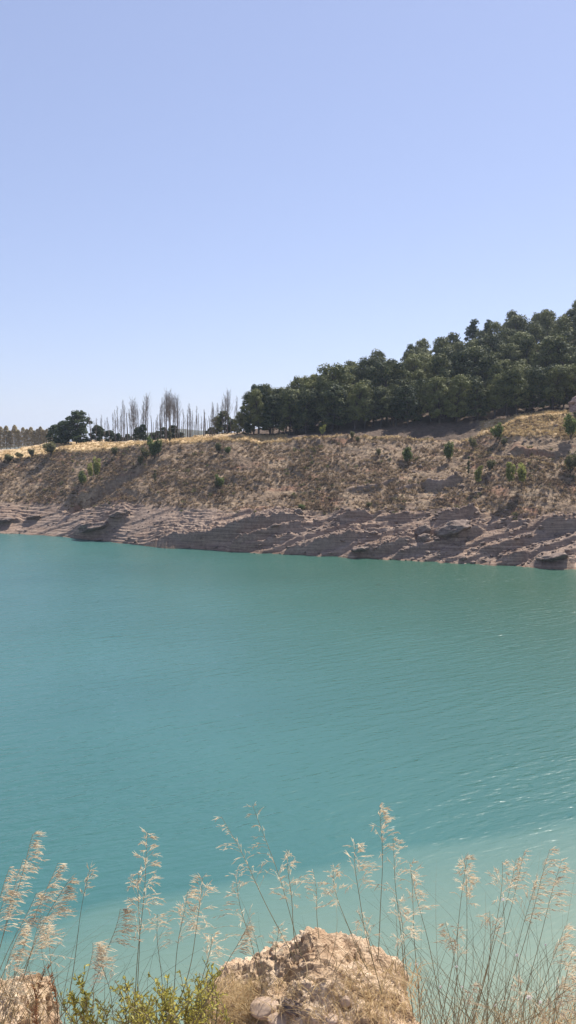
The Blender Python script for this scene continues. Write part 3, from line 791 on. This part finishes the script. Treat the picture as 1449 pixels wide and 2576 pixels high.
# layered pink rock outcrop at the right edge: undercut wall with overhanging slabs
m = NT('outcrop_stone', .9, .1); v_ = m.co('Object', (1, 1, 3)); f_ = m.noise(v_, 1.4, 6, .65)
m.col(m.ramp(f_, [(.32, (.20, .12, .10)), (.5, (.36, .25, .21)), (.68, (.50, .38, .33))])); m.nor(m.bump(m.noise(v_, 4, 5, .7), .8, .12))
oc = empty('rock_outcrop', on_shelf(1468, .35))
link('face', rock_mesh('face', 651, (3.6, 2.6, 3.1), .35, m.m, ICO4, 14, 1.6), oc, (0, 0, .4))
for q, (dx, dy, zz, w_, h_) in enumerate([(.1, -.5, 2.5, 3.3, .38), (.5, -.3, 3.3, 2.9, .42), (1.0, 0, 4.1, 2.3, .5)]):
    link('slab', rock_mesh('slab', 660 + q, (w_, 2.3, h_), .30, m.m, ICO3, 12, 1.6), oc, (dx, dy, zz)).rotation_euler = (0, R(-9), 0)
tag(oc, 'layered pink rock outcrop with overhanging slabs at the edge of the wood', 'rock')

exec_fg = True
# ------------------------------------------------------------------ near bank
xs = np.linspace(-14, 14, 260); ys = np.concatenate([np.linspace(-8, 1, 20), np.linspace(1.1, 5, 130), np.linspace(5.2, 32, 80)])
X, Yg = np.meshgrid(xs, ys)
pt = np.stack([X, Yg, 0 * X], -1)
edge_y = 2.12 + .18 * fbm(pt * [1, 0, 0], .9, 3) + .30 * np.exp(-((X - .12) / .42) ** 2) - .1 * np.exp(-((X + .45) / .3) ** 2)
Z = np.where(Yg < edge_y, -1.60 - .05 * (edge_y - Yg) * 0, -1.60 - (Yg - edge_y) * .98)
Z = Z + H - .06 + .04 * fbm(pt, 2.2, 4) + .015 * fbm(pt, 11, 3) + sstep(3, 8, Yg) * .6 * fbm(pt, .35, 4)
V = np.stack([X, Yg, Z], -1).reshape(-1, 3); ix = np.arange(X.size).reshape(X.shape)
q = np.stack([ix[:-1, :-1], ix[:-1, 1:], ix[1:, 1:], ix[1:, :-1]], -1).reshape(-1, 4); quads_n = q
m = NT('near_earth', .95, .1); v_ = m.co('Object'); f_ = m.noise(v_, 9, 6, .65)
m.col(m.ramp(f_, [(.3, (.28, .17, .11)), (.5, (.44, .29, .20)), (.7, (.60, .43, .31))])); m.nor(m.bump(m.noise(v_, 40, 5, .7), .8, .02)); M['near_earth'] = m.m; V = V.copy()
tag(link('near_shore_ground', mesh_np('near_shore_ground', V, q, M['near_earth'], True)), 'pinkish earth edge of the near shore', kind='structure')
def near_z(x, y):
    j = int(np.argmin(abs(xs - x))); i = int(np.argmin(abs(ys - y))); return Z[i, j]

m = NT('pink_rock', .92, .15); v_ = m.co('Object')
f_ = m.noise(v_, 7, 7, .68, .3); fine = m.noise(v_, 45, 5, .7)
vo = m.n('ShaderNodeTexVoronoi'); vo.inputs['Scale'].default_value = 22; m.l(v_, vo.inputs['Vector'])
c = m.ramp(f_, [(.32, (.24, .145, .085)), (.48, (.44, .315, .205)), (.62, (.61, .47, .335))])
c = m.mix(.35, c, m.ramp(fine, [(.35, (.3, .3, .3)), (.65, (.75, .75, .75))]), 'OVERLAY')
m.col(c); m.nor(m.bump(fine, .7, .012, m.bump(vo.outputs['Distance'], .5, .02, m.bump(f_, .9, .05)))); M['pink_rock'] = m.m

from mathutils.bvhtree import BVHTree
BV = [BVHTree.FromPolygons(V.tolist(), quads_n.tolist())]
def rest(u, v, Y, far=3.6):
    # the spot on the rock or earth seen in that direction, else Y metres ahead
    e = np.array([0, 0, H]); d = P(u, v, 1.) - e; L = np.linalg.norm(d); best = None
    for b_ in BV:
        h_ = b_.ray_cast(e.tolist(), (d / L).tolist(), far)
        if h_[0] is not None and (best is None or h_[3] < best[1]): best = (np.array(h_[0]), h_[3])
    return P(u, v, Y) if best is None else best[0]
def outline_rock(name, Y, pts, depth, seed, label, bottom=2700, drop=12):
    """lumpy rock whose ridge follows the skyline pts; half-round body with real depth"""
    nu, nw = 360, 260
    us = np.linspace(pts[0][0], pts[-1][0], nu); vt = I(us, [p[0] for p in pts], [p[1] + drop for p in pts])
    top = P(us, vt, Y); bot = P(us, bottom, Y)
    th = np.linspace(-1, 1, nw)[:, None]
    hgt = (top[:, 2] - bot[:, 2])[None]
    z = bot[:, 2][None] + hgt * np.sqrt(np.clip(1 - np.abs(th) ** 2.2, 0, 1))
    endt = np.sqrt(np.clip(1 - (2 * (us - us[0]) / (us[-1] - us[0]) - 1) ** 4, 0, 1))[None]
    y = Y + th * depth * (.35 + .65 * endt) - .10 * (1 - np.abs(th))* 0
    x = top[:, 0][None] + 0 * th
    Vp = np.stack(np.broadcast_arrays(x, y, z), -1)
    e1 = np.gradient(Vp, axis=1); e2 = np.gradient(Vp, axis=0); nn = nrm(np.cross(e1, e2))
    flip = np.sign(nn[..., 2:3]); flip[flip == 0] = 1; nn = nn * flip
    d = .045 * fbm(Vp + seed, 5, 4, .55) + .030 * (fbm(Vp + seed, 11, 4, .55, True)) + .012 * fbm(Vp + seed, 38, 3, .6)
    # blocky breaks
    d += .03 * (np.floor(3.2 * fbm(Vp + seed * 2, 6.5, 3) + .5) / 3.2)
    Vp = Vp + nn * (d - .018)[..., None]
    ix = np.arange(nu * nw).reshape(nw, nu)
    q = np.stack([ix[:-1, :-1], ix[:-1, 1:], ix[1:, 1:], ix[1:, :-1]], -1).reshape(-1, 4)
    BV.append(BVHTree.FromPolygons(Vp.reshape(-1, 3).tolist(), q.tolist()))
    o = link(name, mesh_np(name, Vp.reshape(-1, 3), q, M['pink_rock'], True)); tag(o, label, 'rock', 'pink rocks on the near edge')
    return o
outline_rock('rock', 2.45, [(490, 2540), (530, 2462), (600, 2440), (655, 2420), (690, 2392), (735, 2378), (762, 2364), (778, 2344), (808, 2340), (830, 2358), (880, 2380), (940, 2390), (985, 2402), (1010, 2430), (1030, 2480), (1050, 2540), (1075, 2620)], .40, 4,
             'large crumbly pink rock with a knob on top in the middle of the near edge', drop=56)
outline_rock('rock', 2.35, [(-160, 2560), (-80, 2520), (-20, 2506), (10, 2492), (45, 2488), (74, 2498), (92, 2536), (104, 2576), (116, 2640)], .26, 9,
             'pink crumbly rock in the lower left corner')
m = NT('cream_stone', .7, .3); v_ = m.co('Object'); m.col(m.ramp(m.noise(v_, 14, 5, .6), [(.3, (.28, .19, .13)), (.6, (.48, .355, .255))])); m.nor(m.bump(m.noise(v_, 60, 4), .3, .004)); M['cream'] = m.m
for i, (u, v, w, h, Yp, lab) in enumerate([
    (667, 2536, 86, 50, 2.10, 'large smooth cream pebble at the foot of the pink rock'),
    (738, 2535, 66, 50, 2.12, 'grey-brown angular stone right of the large cream pebble'),
    (700, 2566, 60, 26, 2.0, 'flat pale pebble under the large cream one'),
    (835, 2566, 46, 26, 2.0, 'rounded pale pebble right of the flat pale one'),
    (867, 2520, 40, 30, 2.12, 'small stone lodged in straw above the bottom pebbles'),
    (580, 2556, 30, 20, 2.0, 'tiny pebble among the straw left of the cream one'),]):
    p = rest(u, v, Yp); k_ = K * p[1] / F
    dims = (w * k_ / 2, w * k_ / 2 * .8, h * k_ / 2)
    o = link('pebble', rock_mesh('pebble', 700 + i, dims, .10 if i != 1 else .25, M['cream'] if i != 1 else M['bank_stone'], ICO3, 3 if i != 1 else 7, .9), None, p)
    o.rotation_euler = (0, random.uniform(-.2, .25), random.uniform(-.5, .5)); tag(o, lab, 'pebble', 'pebbles at the near edge')

# ------------------------------------------------------------------ tall grasses on the near edge
m = NT('grass_stem', .6, .3); v_ = m.co('Object'); m.col(m.ramp(m.noise(v_, 5, 3), [(.35, (.13, .12, .07)), (.65, (.32, .27, .15))])); M['stem'] = m.m
M['dry_stem'] = simple_mat('dry_stem', (.30, .20, .10), (.52, .39, .22), 6)
M['spikelet'] = leaf_mat('spikelets', (.52, .45, .32), (.86, .78, .60), .5, 9, .25, .5, .3)
def spikelets(b, c, d, L, Wd, g):
    """two-bladed pointed husks: centre base c, direction d"""
    n = len(c); s = nrm(np.cross(d, unit(n, g))); up = nrm(np.cross(s, d))
    L = L[:, None]; Wd = Wd[:, None]
    for k, (sd, cv) in enumerate(((s, up), (up, s))):
        V = np.stack([c, c + d * L * .35 + sd * Wd + cv * L * .03, c + d * L - cv * L * .10, c + d * L * .35 - sd * Wd + cv * L * .03], 1)
        b.add(V, np.arange(4 * n).reshape(n, 4))
def grass(tip, base, Y, pf=.42, dens=1., wind=.35, width=1., bow=0., dry=False, seed=0):
    g = np.random.default_rng(seed)
    a = P(base[0], base[1], Y + g.normal() * .02); t = P(tip[0], tip[1], Y + g.normal() * .06)
    root = a.copy()
    r = empty('seeding_grass', root); r['kind'] = 'thing'; a = a - root; t = t - root
    L = np.linalg.norm(t - a); ctrl = (a + t) / 2 + np.array([-bow * L, .0, .12 * L * abs(bow) + .02 * L])
    s = np.linspace(0, 1, 22)[:, None]; cur = (1 - s) ** 2 * a + 2 * s * (1 - s) * ctrl + s ** 2 * t
    cur += np.stack([.004 * np.sin(s[:, 0] * 9 + seed), .004 * np.cos(s[:, 0] * 7 + seed), 0 * s[:, 0]], 1) * s
    sb = MB(); sb.tube(cur, np.linspace(.0013, .0004, 22), 4)
    pb = MB(); cs_, ds_, Ls_, Ws_ = [], [], [], []
    nn = int(10 + 7 * dens)
    for k in range(nn):
        f = 1 - pf + pf * (k + g.random() * .6) / nn; x = f * 21; i = int(min(20, x)); p0 = cur[i] + (cur[i + 1] - cur[i]) * (x - i)
        ax = nrm(cur[i + 1] - cur[i]); q = (f - (1 - pf)) / pf
        for m_ in range(g.integers(1, 3)):
            bl = L * pf * (.38 * (1 - q) ** .7 + .07) * (.5 + .8 * g.random()) * width
            side = unit(1, g)[0]; side -= ax * (side @ ax); side = nrm(side)
            side = nrm(side + np.array([wind * 1.6, 0, 0]))
            o = ax * .75 + side * .75
            ss = np.linspace(0, 1, 5)[:, None]
            br = p0 + nrm(o) * bl * ss + np.array([wind * .35, 0, -.42]) * bl * ss ** 2
            pb.tube(br, [.00045, .0004, .00035, .0003, .00025], 3)
            ns = max(2, int((2.6 + 3.4 * g.random()) * dens))
            for e in range(ns):
                fr_ = .35 + .65 * (e + .5 * g.random()) / ns; xi = min(3.999, fr_ * 4); ii = int(xi); pp = br[ii] + (br[ii + 1] - br[ii]) * (xi - ii)
                dd = nrm(br[ii + 1] - br[ii]) + .5 * unit(1, g)[0] + np.array([wind * .5, 0, -.15])
                cs_.append(pp); ds_.append(nrm(dd)); Ls_.append(.0165 * (.7 + .7 * g.random())); Ws_.append(.00095 * (.7 + .6 * g.random()))
    # terminal spikelets
    spikelets(pb, np.array(cs_), np.array(ds_), np.array(Ls_), np.array(Ws_), g)
    link('stem', sb.mesh('grass_stem', M['dry_stem'] if dry else M['stem']), r)
    link('panicle', pb.mesh('grass_panicle', M['spikelet']), r)
    return r
# tip (u,v), base (u,v), Y, panicle share, density, wind, width, bow, label
GR = [
 ((86, 2098), (-40, 2560), 2.30, .22, 1.1, .7, 1.1, .02, 'upper left grass head leaning right, nearest the top of the left cluster'),
 ((30, 2178), (-90, 2560), 2.25, .25, .9, .6, 1., .02, 'grass head cut by the left edge, upper one'),
 ((60, 2160), (-60, 2600), 2.35, .22, .9, .5, 1., .0, 'thin upright grass head just below the upper left one'),
 ((172, 2212), (0, 2600), 2.20, .30, 1.3, .7, 1.1, .05, 'broad feathery grass head leaning right in the left cluster'),
 ((142, 2172), (-10, 2620), 2.28, .26, 1.2, .6, 1., .03, 'pointed grass head above the broad feathery one on the left'),
 ((90, 2248), (-60, 2600), 2.20, .28, 1.2, .8, 1.1, .03, 'dense straw grass head in the left cluster below the pointed one'),
 ((20, 2240), (-120, 2600), 2.18, .3, 1.3, .8, 1.2, .0, 'dense grass head at the left edge, middle height'),
 ((110, 2300), (10, 2650), 2.15, .34, 1.3, .7, 1.3, .03, 'thick tangled grass head low in the left cluster'),
 ((60, 2330), (-60, 2600), 2.12, .35, 1.2, .6, 1.2, .0, 'low grass head at the left edge above the corner rock'),
 ((225, 2182), (150, 2650), 2.3, .16, .35, .3, .8, .0, 'very thin grass with few spikelets right of the left cluster'),
 ((228, 2374), (150, 2560), 2.15, .36, 1.5, .9, 1.3, -.20, 'nodding dense grass head arching right above the brown sprig'),
 ((300, 2288), (180, 2600), 2.25, .28, 1.3, .9, 1.3, -.06, 'nodding grass head beside the left stem of the tall dense one'),
 ((120, 2330), (205, 2620), 2.10, .14, .9, -.3, 1.2, .18, 'dark bowed stem arching left over the brown sprig'),
 ((375, 2092), (335, 2600), 2.25, .40, 1.9, .15, .75, .01, 'tallest dense upright plume left of the centre'),
 ((352, 2190), (345, 2600), 2.28, .42, 1.0, .2, 1., .0, 'thinner plume behind the tallest dense one'),
 ((395, 2300), (415, 2620), 2.3, .3, .6, .3, 1.3, .0, 'sparse grass head right of the tallest dense plume'),
 ((505, 2208), (420, 2600), 2.22, .34, 1.3, -.2, 1.2, -.10, 'curving grass head between the dense plume and the rock, left one'),
 ((470, 2240), (430, 2600), 2.28, .38, 1.3, .4, 1.3, .03, 'thick grass head rising over the green shrubs'),
 ((535, 2350), (480, 2600), 2.2, .3, .9, .3, 1.3, .0, 'low grass head above the right green shrub'),
 ((560, 2052), (745, 2420), 2.45, .55, .9, -.1, .75, .02, 'grass with arching tip leaning left over the water, left of the twin plumes'),
 ((638, 2022), (790, 2520), 2.45, .50, .9, .1, .75, -.02, 'very tall sparse grass above the rock, highest tip of all'),
 ((725, 2138), (745, 2400), 2.4, .6, 1.5, -.1, 1.0, .02, 'plume standing just left above the rock knob'),
 ((590, 2215), (660, 2490), 2.4, .6, 1.0, -.2, 1.2, .0, 'wide grass head left of the plume by the rock knob'),
 ((620, 2330), (480, 2580), 2.15, .3, .9, .5, 1.2, -.05, 'slanting grass head crossing in front of the left shoulder of the rock'),
 ((700, 2330), (690, 2440), 2.4, .7, 1.1, -.1, 1.4, .0, 'short grass head on the left shoulder of the rock'),
 ((790, 2190), (805, 2400), 2.5, .5, .7, -.3, 1.1, .0, 'short thin grass directly above the rock knob'),
 ((958, 2024), (950, 2420), 2.45, .34, 1.5, .5, 1., -.03, 'tall drooping plume above the right shoulder of the rock'),
 ((895, 2120), (945, 2440), 2.4, .42, 1.4, .2, 1.3, .08, 'dense plume under the tall drooping one, left side'),
 ((835, 2185), (925, 2440), 2.42, .38, 1.3, -.1, 1.4, .10, 'bent grass head with hanging spikelets right of the rock knob'),
 ((985, 2110), (1020, 2480), 2.42, .42, 1.1, .3, 1.1, .0, 'loose plume right of the tall drooping one'),
 ((1030, 2170), (1060, 2600), 2.3, .35, .9, .3, 1., .0, 'loose grass head above the right end of the rock'),
 ((1000, 2260), (1040, 2560), 2.2, .4, 1.2, .1, 1.3, .0, 'pinkish grass head over the right shoulder of the rock'),
 ((905, 2290), (960, 2500), 2.3, .45, .8, .0, 1.3, .0, 'short grass head in front of the right half of the rock'),
 ((1035, 2190), (1130, 2620), 2.3, .18, .5, .2, 1.2, .0, 'dark stem leaning left right of the rock with a small head'),
 ((1175, 2150), (1100, 2620), 2.35, .25, .7, .3, .9, -.03, 'thin slanting grass right of the rock, upright tip'),
 ((1165, 2162), (1130, 2650), 2.35, .24, 1.5, .05, .9, -.10, 'short drooping straw bunch on a bent stem over the water'),
 ((1262, 2168), (1165, 2600), 2.35, .25, 1.1, .3, 1.1, -.10, 'nodding grass head on a long leaning stem, left of the right cluster'),
 ((1300, 2160), (1180, 2600), 2.3, .2, .9, .3, 1., -.02, 'long leaning grass crossing the right cluster'),
 ((1322, 2140), (1200, 2620), 2.35, .22, .7, .2, .9, .0, 'thin tall grass in the middle of the right cluster'),
 ((1385, 2135), (1250, 2620), 2.3, .28, 1.1, .5, 1.1, .0, 'upper grass head of the right cluster leaning right'),
 ((1412, 2165), (1290, 2620), 2.3, .3, 1.1, .6, 1.1, .0, 'outer right grass head leaning right over the water'),
 ((1350, 2210), (1240, 2620), 2.25, .28, 1.2, .3, 1.2, .0, 'dense grass head in the core of the right cluster'),
 ((1420, 2330), (1320, 2620), 2.2, .35, 1.0, .5, 1.3, .0, 'low grass head at the right edge above the corner straw'),
 ((1120, 2320), (1190, 2620), 2.3, .25, .7, -.4, 1.2, .0, 'small forked grass head low between rock and right cluster'),
 ((1235, 2290), (1225, 2600), 2.3, .3, .8, .1, 1.2, .0, 'low thin grass head in the gap of the right cluster'),
 ((1155, 2330), (1140, 2600), 2.25, .3, .8, -.2, 1.2, .0, 'pale low grass head right of the rock foot'),
 ((1440, 2400), (1380, 2640), 2.1, .5, 1.6, .5, 1.4, .0, 'thick straw head in the lower right corner, upper one'),
 ((1410, 2480), (1370, 2660), 2.1, .6, 1.5, .3, 1.4, .0, 'thick straw head in the lower right corner, lower one'),
 ((1300, 2470), (1330, 2640), 2.15, .4, .8, -.2, 1.2, .0, 'short grass head among the white flowers'),
 ((1185, 2480), (1160, 2640), 2.15, .4, .8, .2, 1.2, .0, 'short grass head near the right foot of the rock'),
 ((30, 2420), (-30, 2620), 2.1, .5, 1.1, .5, 1.3, .0, 'short grass head just above the corner rock'),
 ((260, 2420), (300, 2640), 2.15, .3, .7, -.2, 1.4, .0, 'short pale grass head between brown sprig and green shrub')]
for i, (tp, bs, Y, pf, dn, wd, wid, bw, lab) in enumerate(GR):
    tag(grass(tp, bs, Y, pf, dn, wd, wid, bw, False, 900 + i), lab, 'grass', 'tall seeding grasses on the near edge')

# loose bare blades and fallen straw: uncountable
def blades(name, specs, mat, label, seed, wid=.0011):
    g = np.random.default_rng(seed); b = MB()
    for (u0, u1, v0, v1, Y0, Y1, n, lmin, lmax, lean, curl) in specs:
        for k in range(n):
            u = g.uniform(u0, u1); v = g.uniform(v0, v1); Y = g.uniform(Y0, Y1); p = rest(u, v, Y) if name == 'fallen_straw' else P(u, v, Y); L = g.uniform(lmin, lmax)
            d = nrm(np.array([lean + g.normal() * .45, g.normal() * .3, 1.])); s = np.linspace(0, 1, 7)[:, None]
            c = p + d * L * s + np.array([g.normal() * .5 + lean * .4, g.normal() * .2, -curl]) * L * s ** 2
            w = nrm(np.cross(d, [0, 1, .2])) * wid * g.uniform(.5, 1.3)
            tw = (1 - s * .9)
            V = np.concatenate([c - w * tw, c + w * tw]); i = np.arange(6)
            b.add(V, np.stack([i, i + 1, i + 8, i + 7], 1))
    tag(link(name, b.mesh(name, mat)), label, kind='stuff')
blades('fallen_straw', [(520, 640, 2480, 2600, 2.0, 2.2, 480, .05, .16, .1, .5), (560, 1060, 2470, 2600, 2.02, 2.2, 430, .05, .20, -.2, .7),
                      (860, 1060, 2440, 2580, 2.1, 2.2, 230, .05, .2, -.1, .9), (-30, 110, 2480, 2600, 2.0, 2.15, 120, .04, .14, .2, .6),
                      (1330, 1480, 2590, 2700, 2.1, 2.3, 230, .08, .28, .25, .4), (1060, 1330, 2590, 2680, 2.05, 2.3, 130, .06, .2, .1, .4)],
       M['straw'], 'dry straw blades hanging over the pink rock and corners', 31)
blades('grass_blades', [(60, 520, 2560, 2680, 2.05, 2.4, 130, .12, .38, .15, .15), (1050, 1460, 2560, 2700, 2.05, 2.45, 250, .15, .55, .05, .1),
                        (640, 1030, 2420, 2500, 2.3, 2.5, 50, .08, .25, -.1, .1), (-60, 100, 2500, 2600, 2.1, 2.4, 60, .12, .4, .3, .1)],
       M['stem'], 'thin greenish grass stems rising behind the near edge', 32, .0008)

# green leafy shrubs at the bottom
M['near_leaf'] = leaf_mat('near_shrub_leaves', (.20, .20, .035), (.60, .54, .13), .5, 16, .2, .5, .4)
M['rust_leaf'] = leaf_mat('rusty_leaves', (.16, .08, .04), (.38, .22, .12), .35, 16)
def sprig(u, v, vt, Y, n_st, spread, mat, name, label, seed, leaf=.012, bare=.0, cat='shrub'):
    g = np.random.default_rng(seed); root = P(u, v, Y); r = empty(name, root); hh = P(u, vt, Y)[2] - root[2]
    sb = MB(); lb = MB()
    for k in range(n_st):
        h = hh * (g.uniform(.62, 1.) if k else 1.); dx, dy = g.normal() * spread * .5, g.normal() * spread * .35
        s = np.linspace(0, 1, 9)[:, None]; c = np.array([dx, dy, h]) * s + np.array([g.normal() * .02, g.normal() * .02, 0]) * np.sin(s * 3.1)
        c[:, :2] *= s ** .5
        c = c + np.array([g.normal() * spread * .25, g.normal() * spread * .2, 0])
        sb.tube(c, np.linspace(.0022, .0008, 9), 5)
        subs = [c]
        for q in range(4):
            i = g.integers(3, 8); o = nrm(np.array([g.normal(), g.normal(), 1.2])) * h * g.uniform(.12, .28); br = c[i] + o * np.linspace(0, 1, 5)[:, None]
            sb.tube(br, np.linspace(.0012, .0006, 5), 4); subs.append(br)
        for c_ in subs:
            L_ = np.linalg.norm(c_[-1] - c_[0]); nl = int(L_ / .0055)
            t = bare + (1 - bare) * g.random(nl) if c_ is c else g.random(nl); x = t * (len(c_) - 1.001); i = x.astype(int); pp = c_[i] + (c_[i + 1] - c_[i]) * (x - i)[:, None]
            ax = nrm(c_[-1] - c_[0]); d = nrm(unit(nl, g) + ax * .9)
            w = nrm(np.cross(d, unit(nl, g))); up = np.cross(d, w); L = (leaf * (.6 + .7 * g.random(nl)))[:, None]; W2 = L * .17
            V = np.stack([pp, pp + d * L * .3 + w * W2, pp + d * L * .7 + w * W2 * .9 - up * L * .05, pp + d * L - up * L * .15, pp + d * L * .7 - w * W2 * .9 - up * L * .05, pp + d * L * .3 - w * W2], 1)
            ix_ = np.arange(nl)[:, None] * 6
            lb.add(V.reshape(-1, 3), np.concatenate([ix_ + [0, 1, 2, 5], ix_ + [5, 2, 3, 4]]))
    link('stems', sb.mesh('sprig_stems', M['rust_leaf'] if 'rust' in mat.name else M['stem']), r); link('foliage', lb.mesh('sprig_foliage', mat), r)
    tag(r, label, cat, 'leafy plants on the near edge')
sprig(258, 2680, 2500, 2.12, 13, .10, M['near_leaf'], 'leafy_shrub', 'yellow-green leafy shrub farthest left of the green ones', 51)
sprig(345, 2680, 2475, 2.15, 14, .10, M['near_leaf'], 'leafy_shrub', 'yellow-green leafy shrub at the foot of the tallest plume', 52)
sprig(385, 2690, 2490, 2.05, 13, .12, M['near_leaf'], 'leafy_shrub', 'low bright shrub between the two tall green shrubs', 53)
sprig(432, 2680, 2462, 2.15, 15, .10, M['near_leaf'], 'leafy_shrub', 'dense green shrub left of the straw beside the rock', 54)
sprig(487, 2680, 2440, 2.2, 12, .09, M['near_leaf'], 'leafy_shrub', 'tall green shrub with upright twigs next to the straw', 55)
sprig(524, 2680, 2424, 2.25, 8, .05, M['near_leaf'], 'leafy_shrub', 'narrow green shrub rising at the left foot of the rock', 56)
sprig(190, 2700, 2462, 2.1, 2, .03, M['near_leaf'], 'leafy_sprig', 'single dark-stemmed sprig with a yellowish leafy tip', 57, .013, .72, 'sprig')
sprig(150, 2700, 2440, 2.1, 2, .06, M['rust_leaf'], 'withered_sprig', 'withered reddish sprig left of the yellowish one', 58, .011, .6, 'sprig')

# white flowers
M['petal'] = leaf_mat('white_petals', (.8, .8, .8), (.92, .92, .92), .3, 3)
for i, (u, v, s_, lab) in enumerate([(1047, 2425, 1, 'small white flower just right of the rock shoulder'), (1148, 2431, .8, 'small white flower between the rock and the right cluster'),
    (1108, 2482, .9, 'white flower low beside the right foot of the rock'), (1265, 2262, .9, 'highest small white flower in the right cluster'), (1300, 2402, 1.1, 'white flower in the middle of the right cluster'),
    (1330, 2508, 1.6, 'largest white flower low in the right cluster'), (1358, 2520, 1.2, 'white flower touching the largest one'), (1162, 2482, .7, 'tiny white flower below the one between rock and cluster'),
    (1245, 2528, .8, 'white flower near the bottom of the right cluster'), (1372, 2376, .7, 'small white flower high at the right side'), (1400, 2480, .6, 'tiny white flower by the corner straw')]):
    g = np.random.default_rng(800 + i); hd = P(u, v, 2.25); bs = P(u - 20 + 30 * g.random(), 2640, 2.25); r = empty('white_flower', bs)
    sb = MB(); s = np.linspace(0, 1, 8)[:, None]; sb.tube((hd - bs) * s + np.array([.01, 0, 0]) * np.sin(s * 3.1), [.0006] * 8, 4); link('stem', sb.mesh('flower_stem', M['stem']), r)
    b = MB(); c0 = hd - bs
    for k in range(6):
        a = k * 1.047 + g.random() * .3; d = np.array([math.cos(a), -.5 + .3 * g.random(), math.sin(a) * .8 + .2]); d = nrm(d) * .0055 * s_; w = nrm(np.cross(d, [0, 1, .3])) * .0022 * s_
        b.add([c0, c0 + d * .5 + w, c0 + d, c0 + d * .5 - w], [[0, 1, 2, 3]])
    link('petals', b.mesh('flower_petals', M['petal']), r); tag(r, lab, 'flower', 'small white flowers over the water')

# ------------------------------------------------------------------ air
HZ = True
if HZ:
    b = MB(); boxmb(b, -3000, 3000, -200, 5200, -10, 130)
    hm = bpy.data.materials.new('haze_air'); hm.use_nodes = True; t = hm.node_tree
    for n_ in list(t.nodes):
        if n_.type != 'OUTPUT_MATERIAL': t.nodes.remove(n_)
    vol = t.nodes.new('ShaderNodeVolumePrincipled'); vol.inputs['Density'].default_value = .00016; vol.inputs['Color'].default_value = (.72, .84, 1, 1)
    vol.inputs['Anisotropy'].default_value = .2
    t.links.new(vol.outputs[0], t.nodes['Material Output'].inputs['Volume'])
    tag(link('haze', b.mesh('haze', hm)), 'thin pale blue air over the reservoir', kind='stuff')

# ------------------------------------------------------------------ light, sky, camera
sc = bpy.context.scene
w = bpy.data.worlds.new('World'); sc.world = w; w.use_nodes = True; nt = w.node_tree
sky = nt.nodes.new('ShaderNodeTexSky'); sky.sky_type = 'NISHITA'; sky.sun_disc = False
sky.sun_elevation = SUN_EL; sky.sun_rotation = SUN_AZ; sky.altitude = 600; sky.air_density = 1.0; sky.dust_density = .7; sky.ozone_density = 2.0
bg = nt.nodes['Background']; bg.inputs['Strength'].default_value = .078
hsv = nt.nodes.new('ShaderNodeHueSaturation'); hsv.inputs['Saturation'].default_value = .88
mul = nt.nodes.new('ShaderNodeMix'); mul.data_type = 'RGBA'; mul.blend_type = 'MULTIPLY'; mul.inputs[0].default_value = 1; mul.inputs[7].default_value = (1.05, .985, 1.08, 1)
nt.links.new(sky.outputs[0], hsv.inputs['Color']); nt.links.new(hsv.outputs[0], mul.inputs[6]); ev_ = nt.nodes.new('ShaderNodeMix'); ev_.data_type = 'RGBA'; ev_.inputs[0].default_value = .38; ev_.inputs[7].default_value = (3.75, 4.55, 7.2, 1)
nt.links.new(mul.outputs[2], ev_.inputs[6]); nt.links.new(ev_.outputs[2], bg.inputs['Color'])
sun = bpy.data.lights.new('sun', 'SUN'); sun.energy = 5.0; sun.angle = R(.53); sun.color = (1, .95, .87)
so = bpy.data.objects.new('sun', sun); C.objects.link(so)
from mathutils import Vector
dv = Vector((math.sin(SUN_AZ) * math.cos(SUN_EL), math.cos(SUN_AZ) * math.cos(SUN_EL), math.sin(SUN_EL)))
so.rotation_euler = dv.to_track_quat('Z', 'Y').to_euler(); so.location = dv * 300
cam = bpy.data.cameras.new('camera'); co = bpy.data.objects.new('camera', cam); C.objects.link(co); sc.camera = co
cam.sensor_fit = 'VERTICAL'; cam.sensor_height = 24; cam.lens = 24 * F / 1024; cam.clip_end = 12000; cam.clip_start = .05
co.location = (0, 0, H); co.rotation_euler = (R(90) - PITCH, 0, 0)
sc.view_settings.view_transform = 'Standard'; sc.view_settings.look = 'None'; sc.view_settings.gamma = 1; sc.view_settings.exposure = 0.75
sc.cycles.max_bounces = 6; sc.cycles.volume_bounces = 0; sc.cycles.transparent_max_bounces = 6
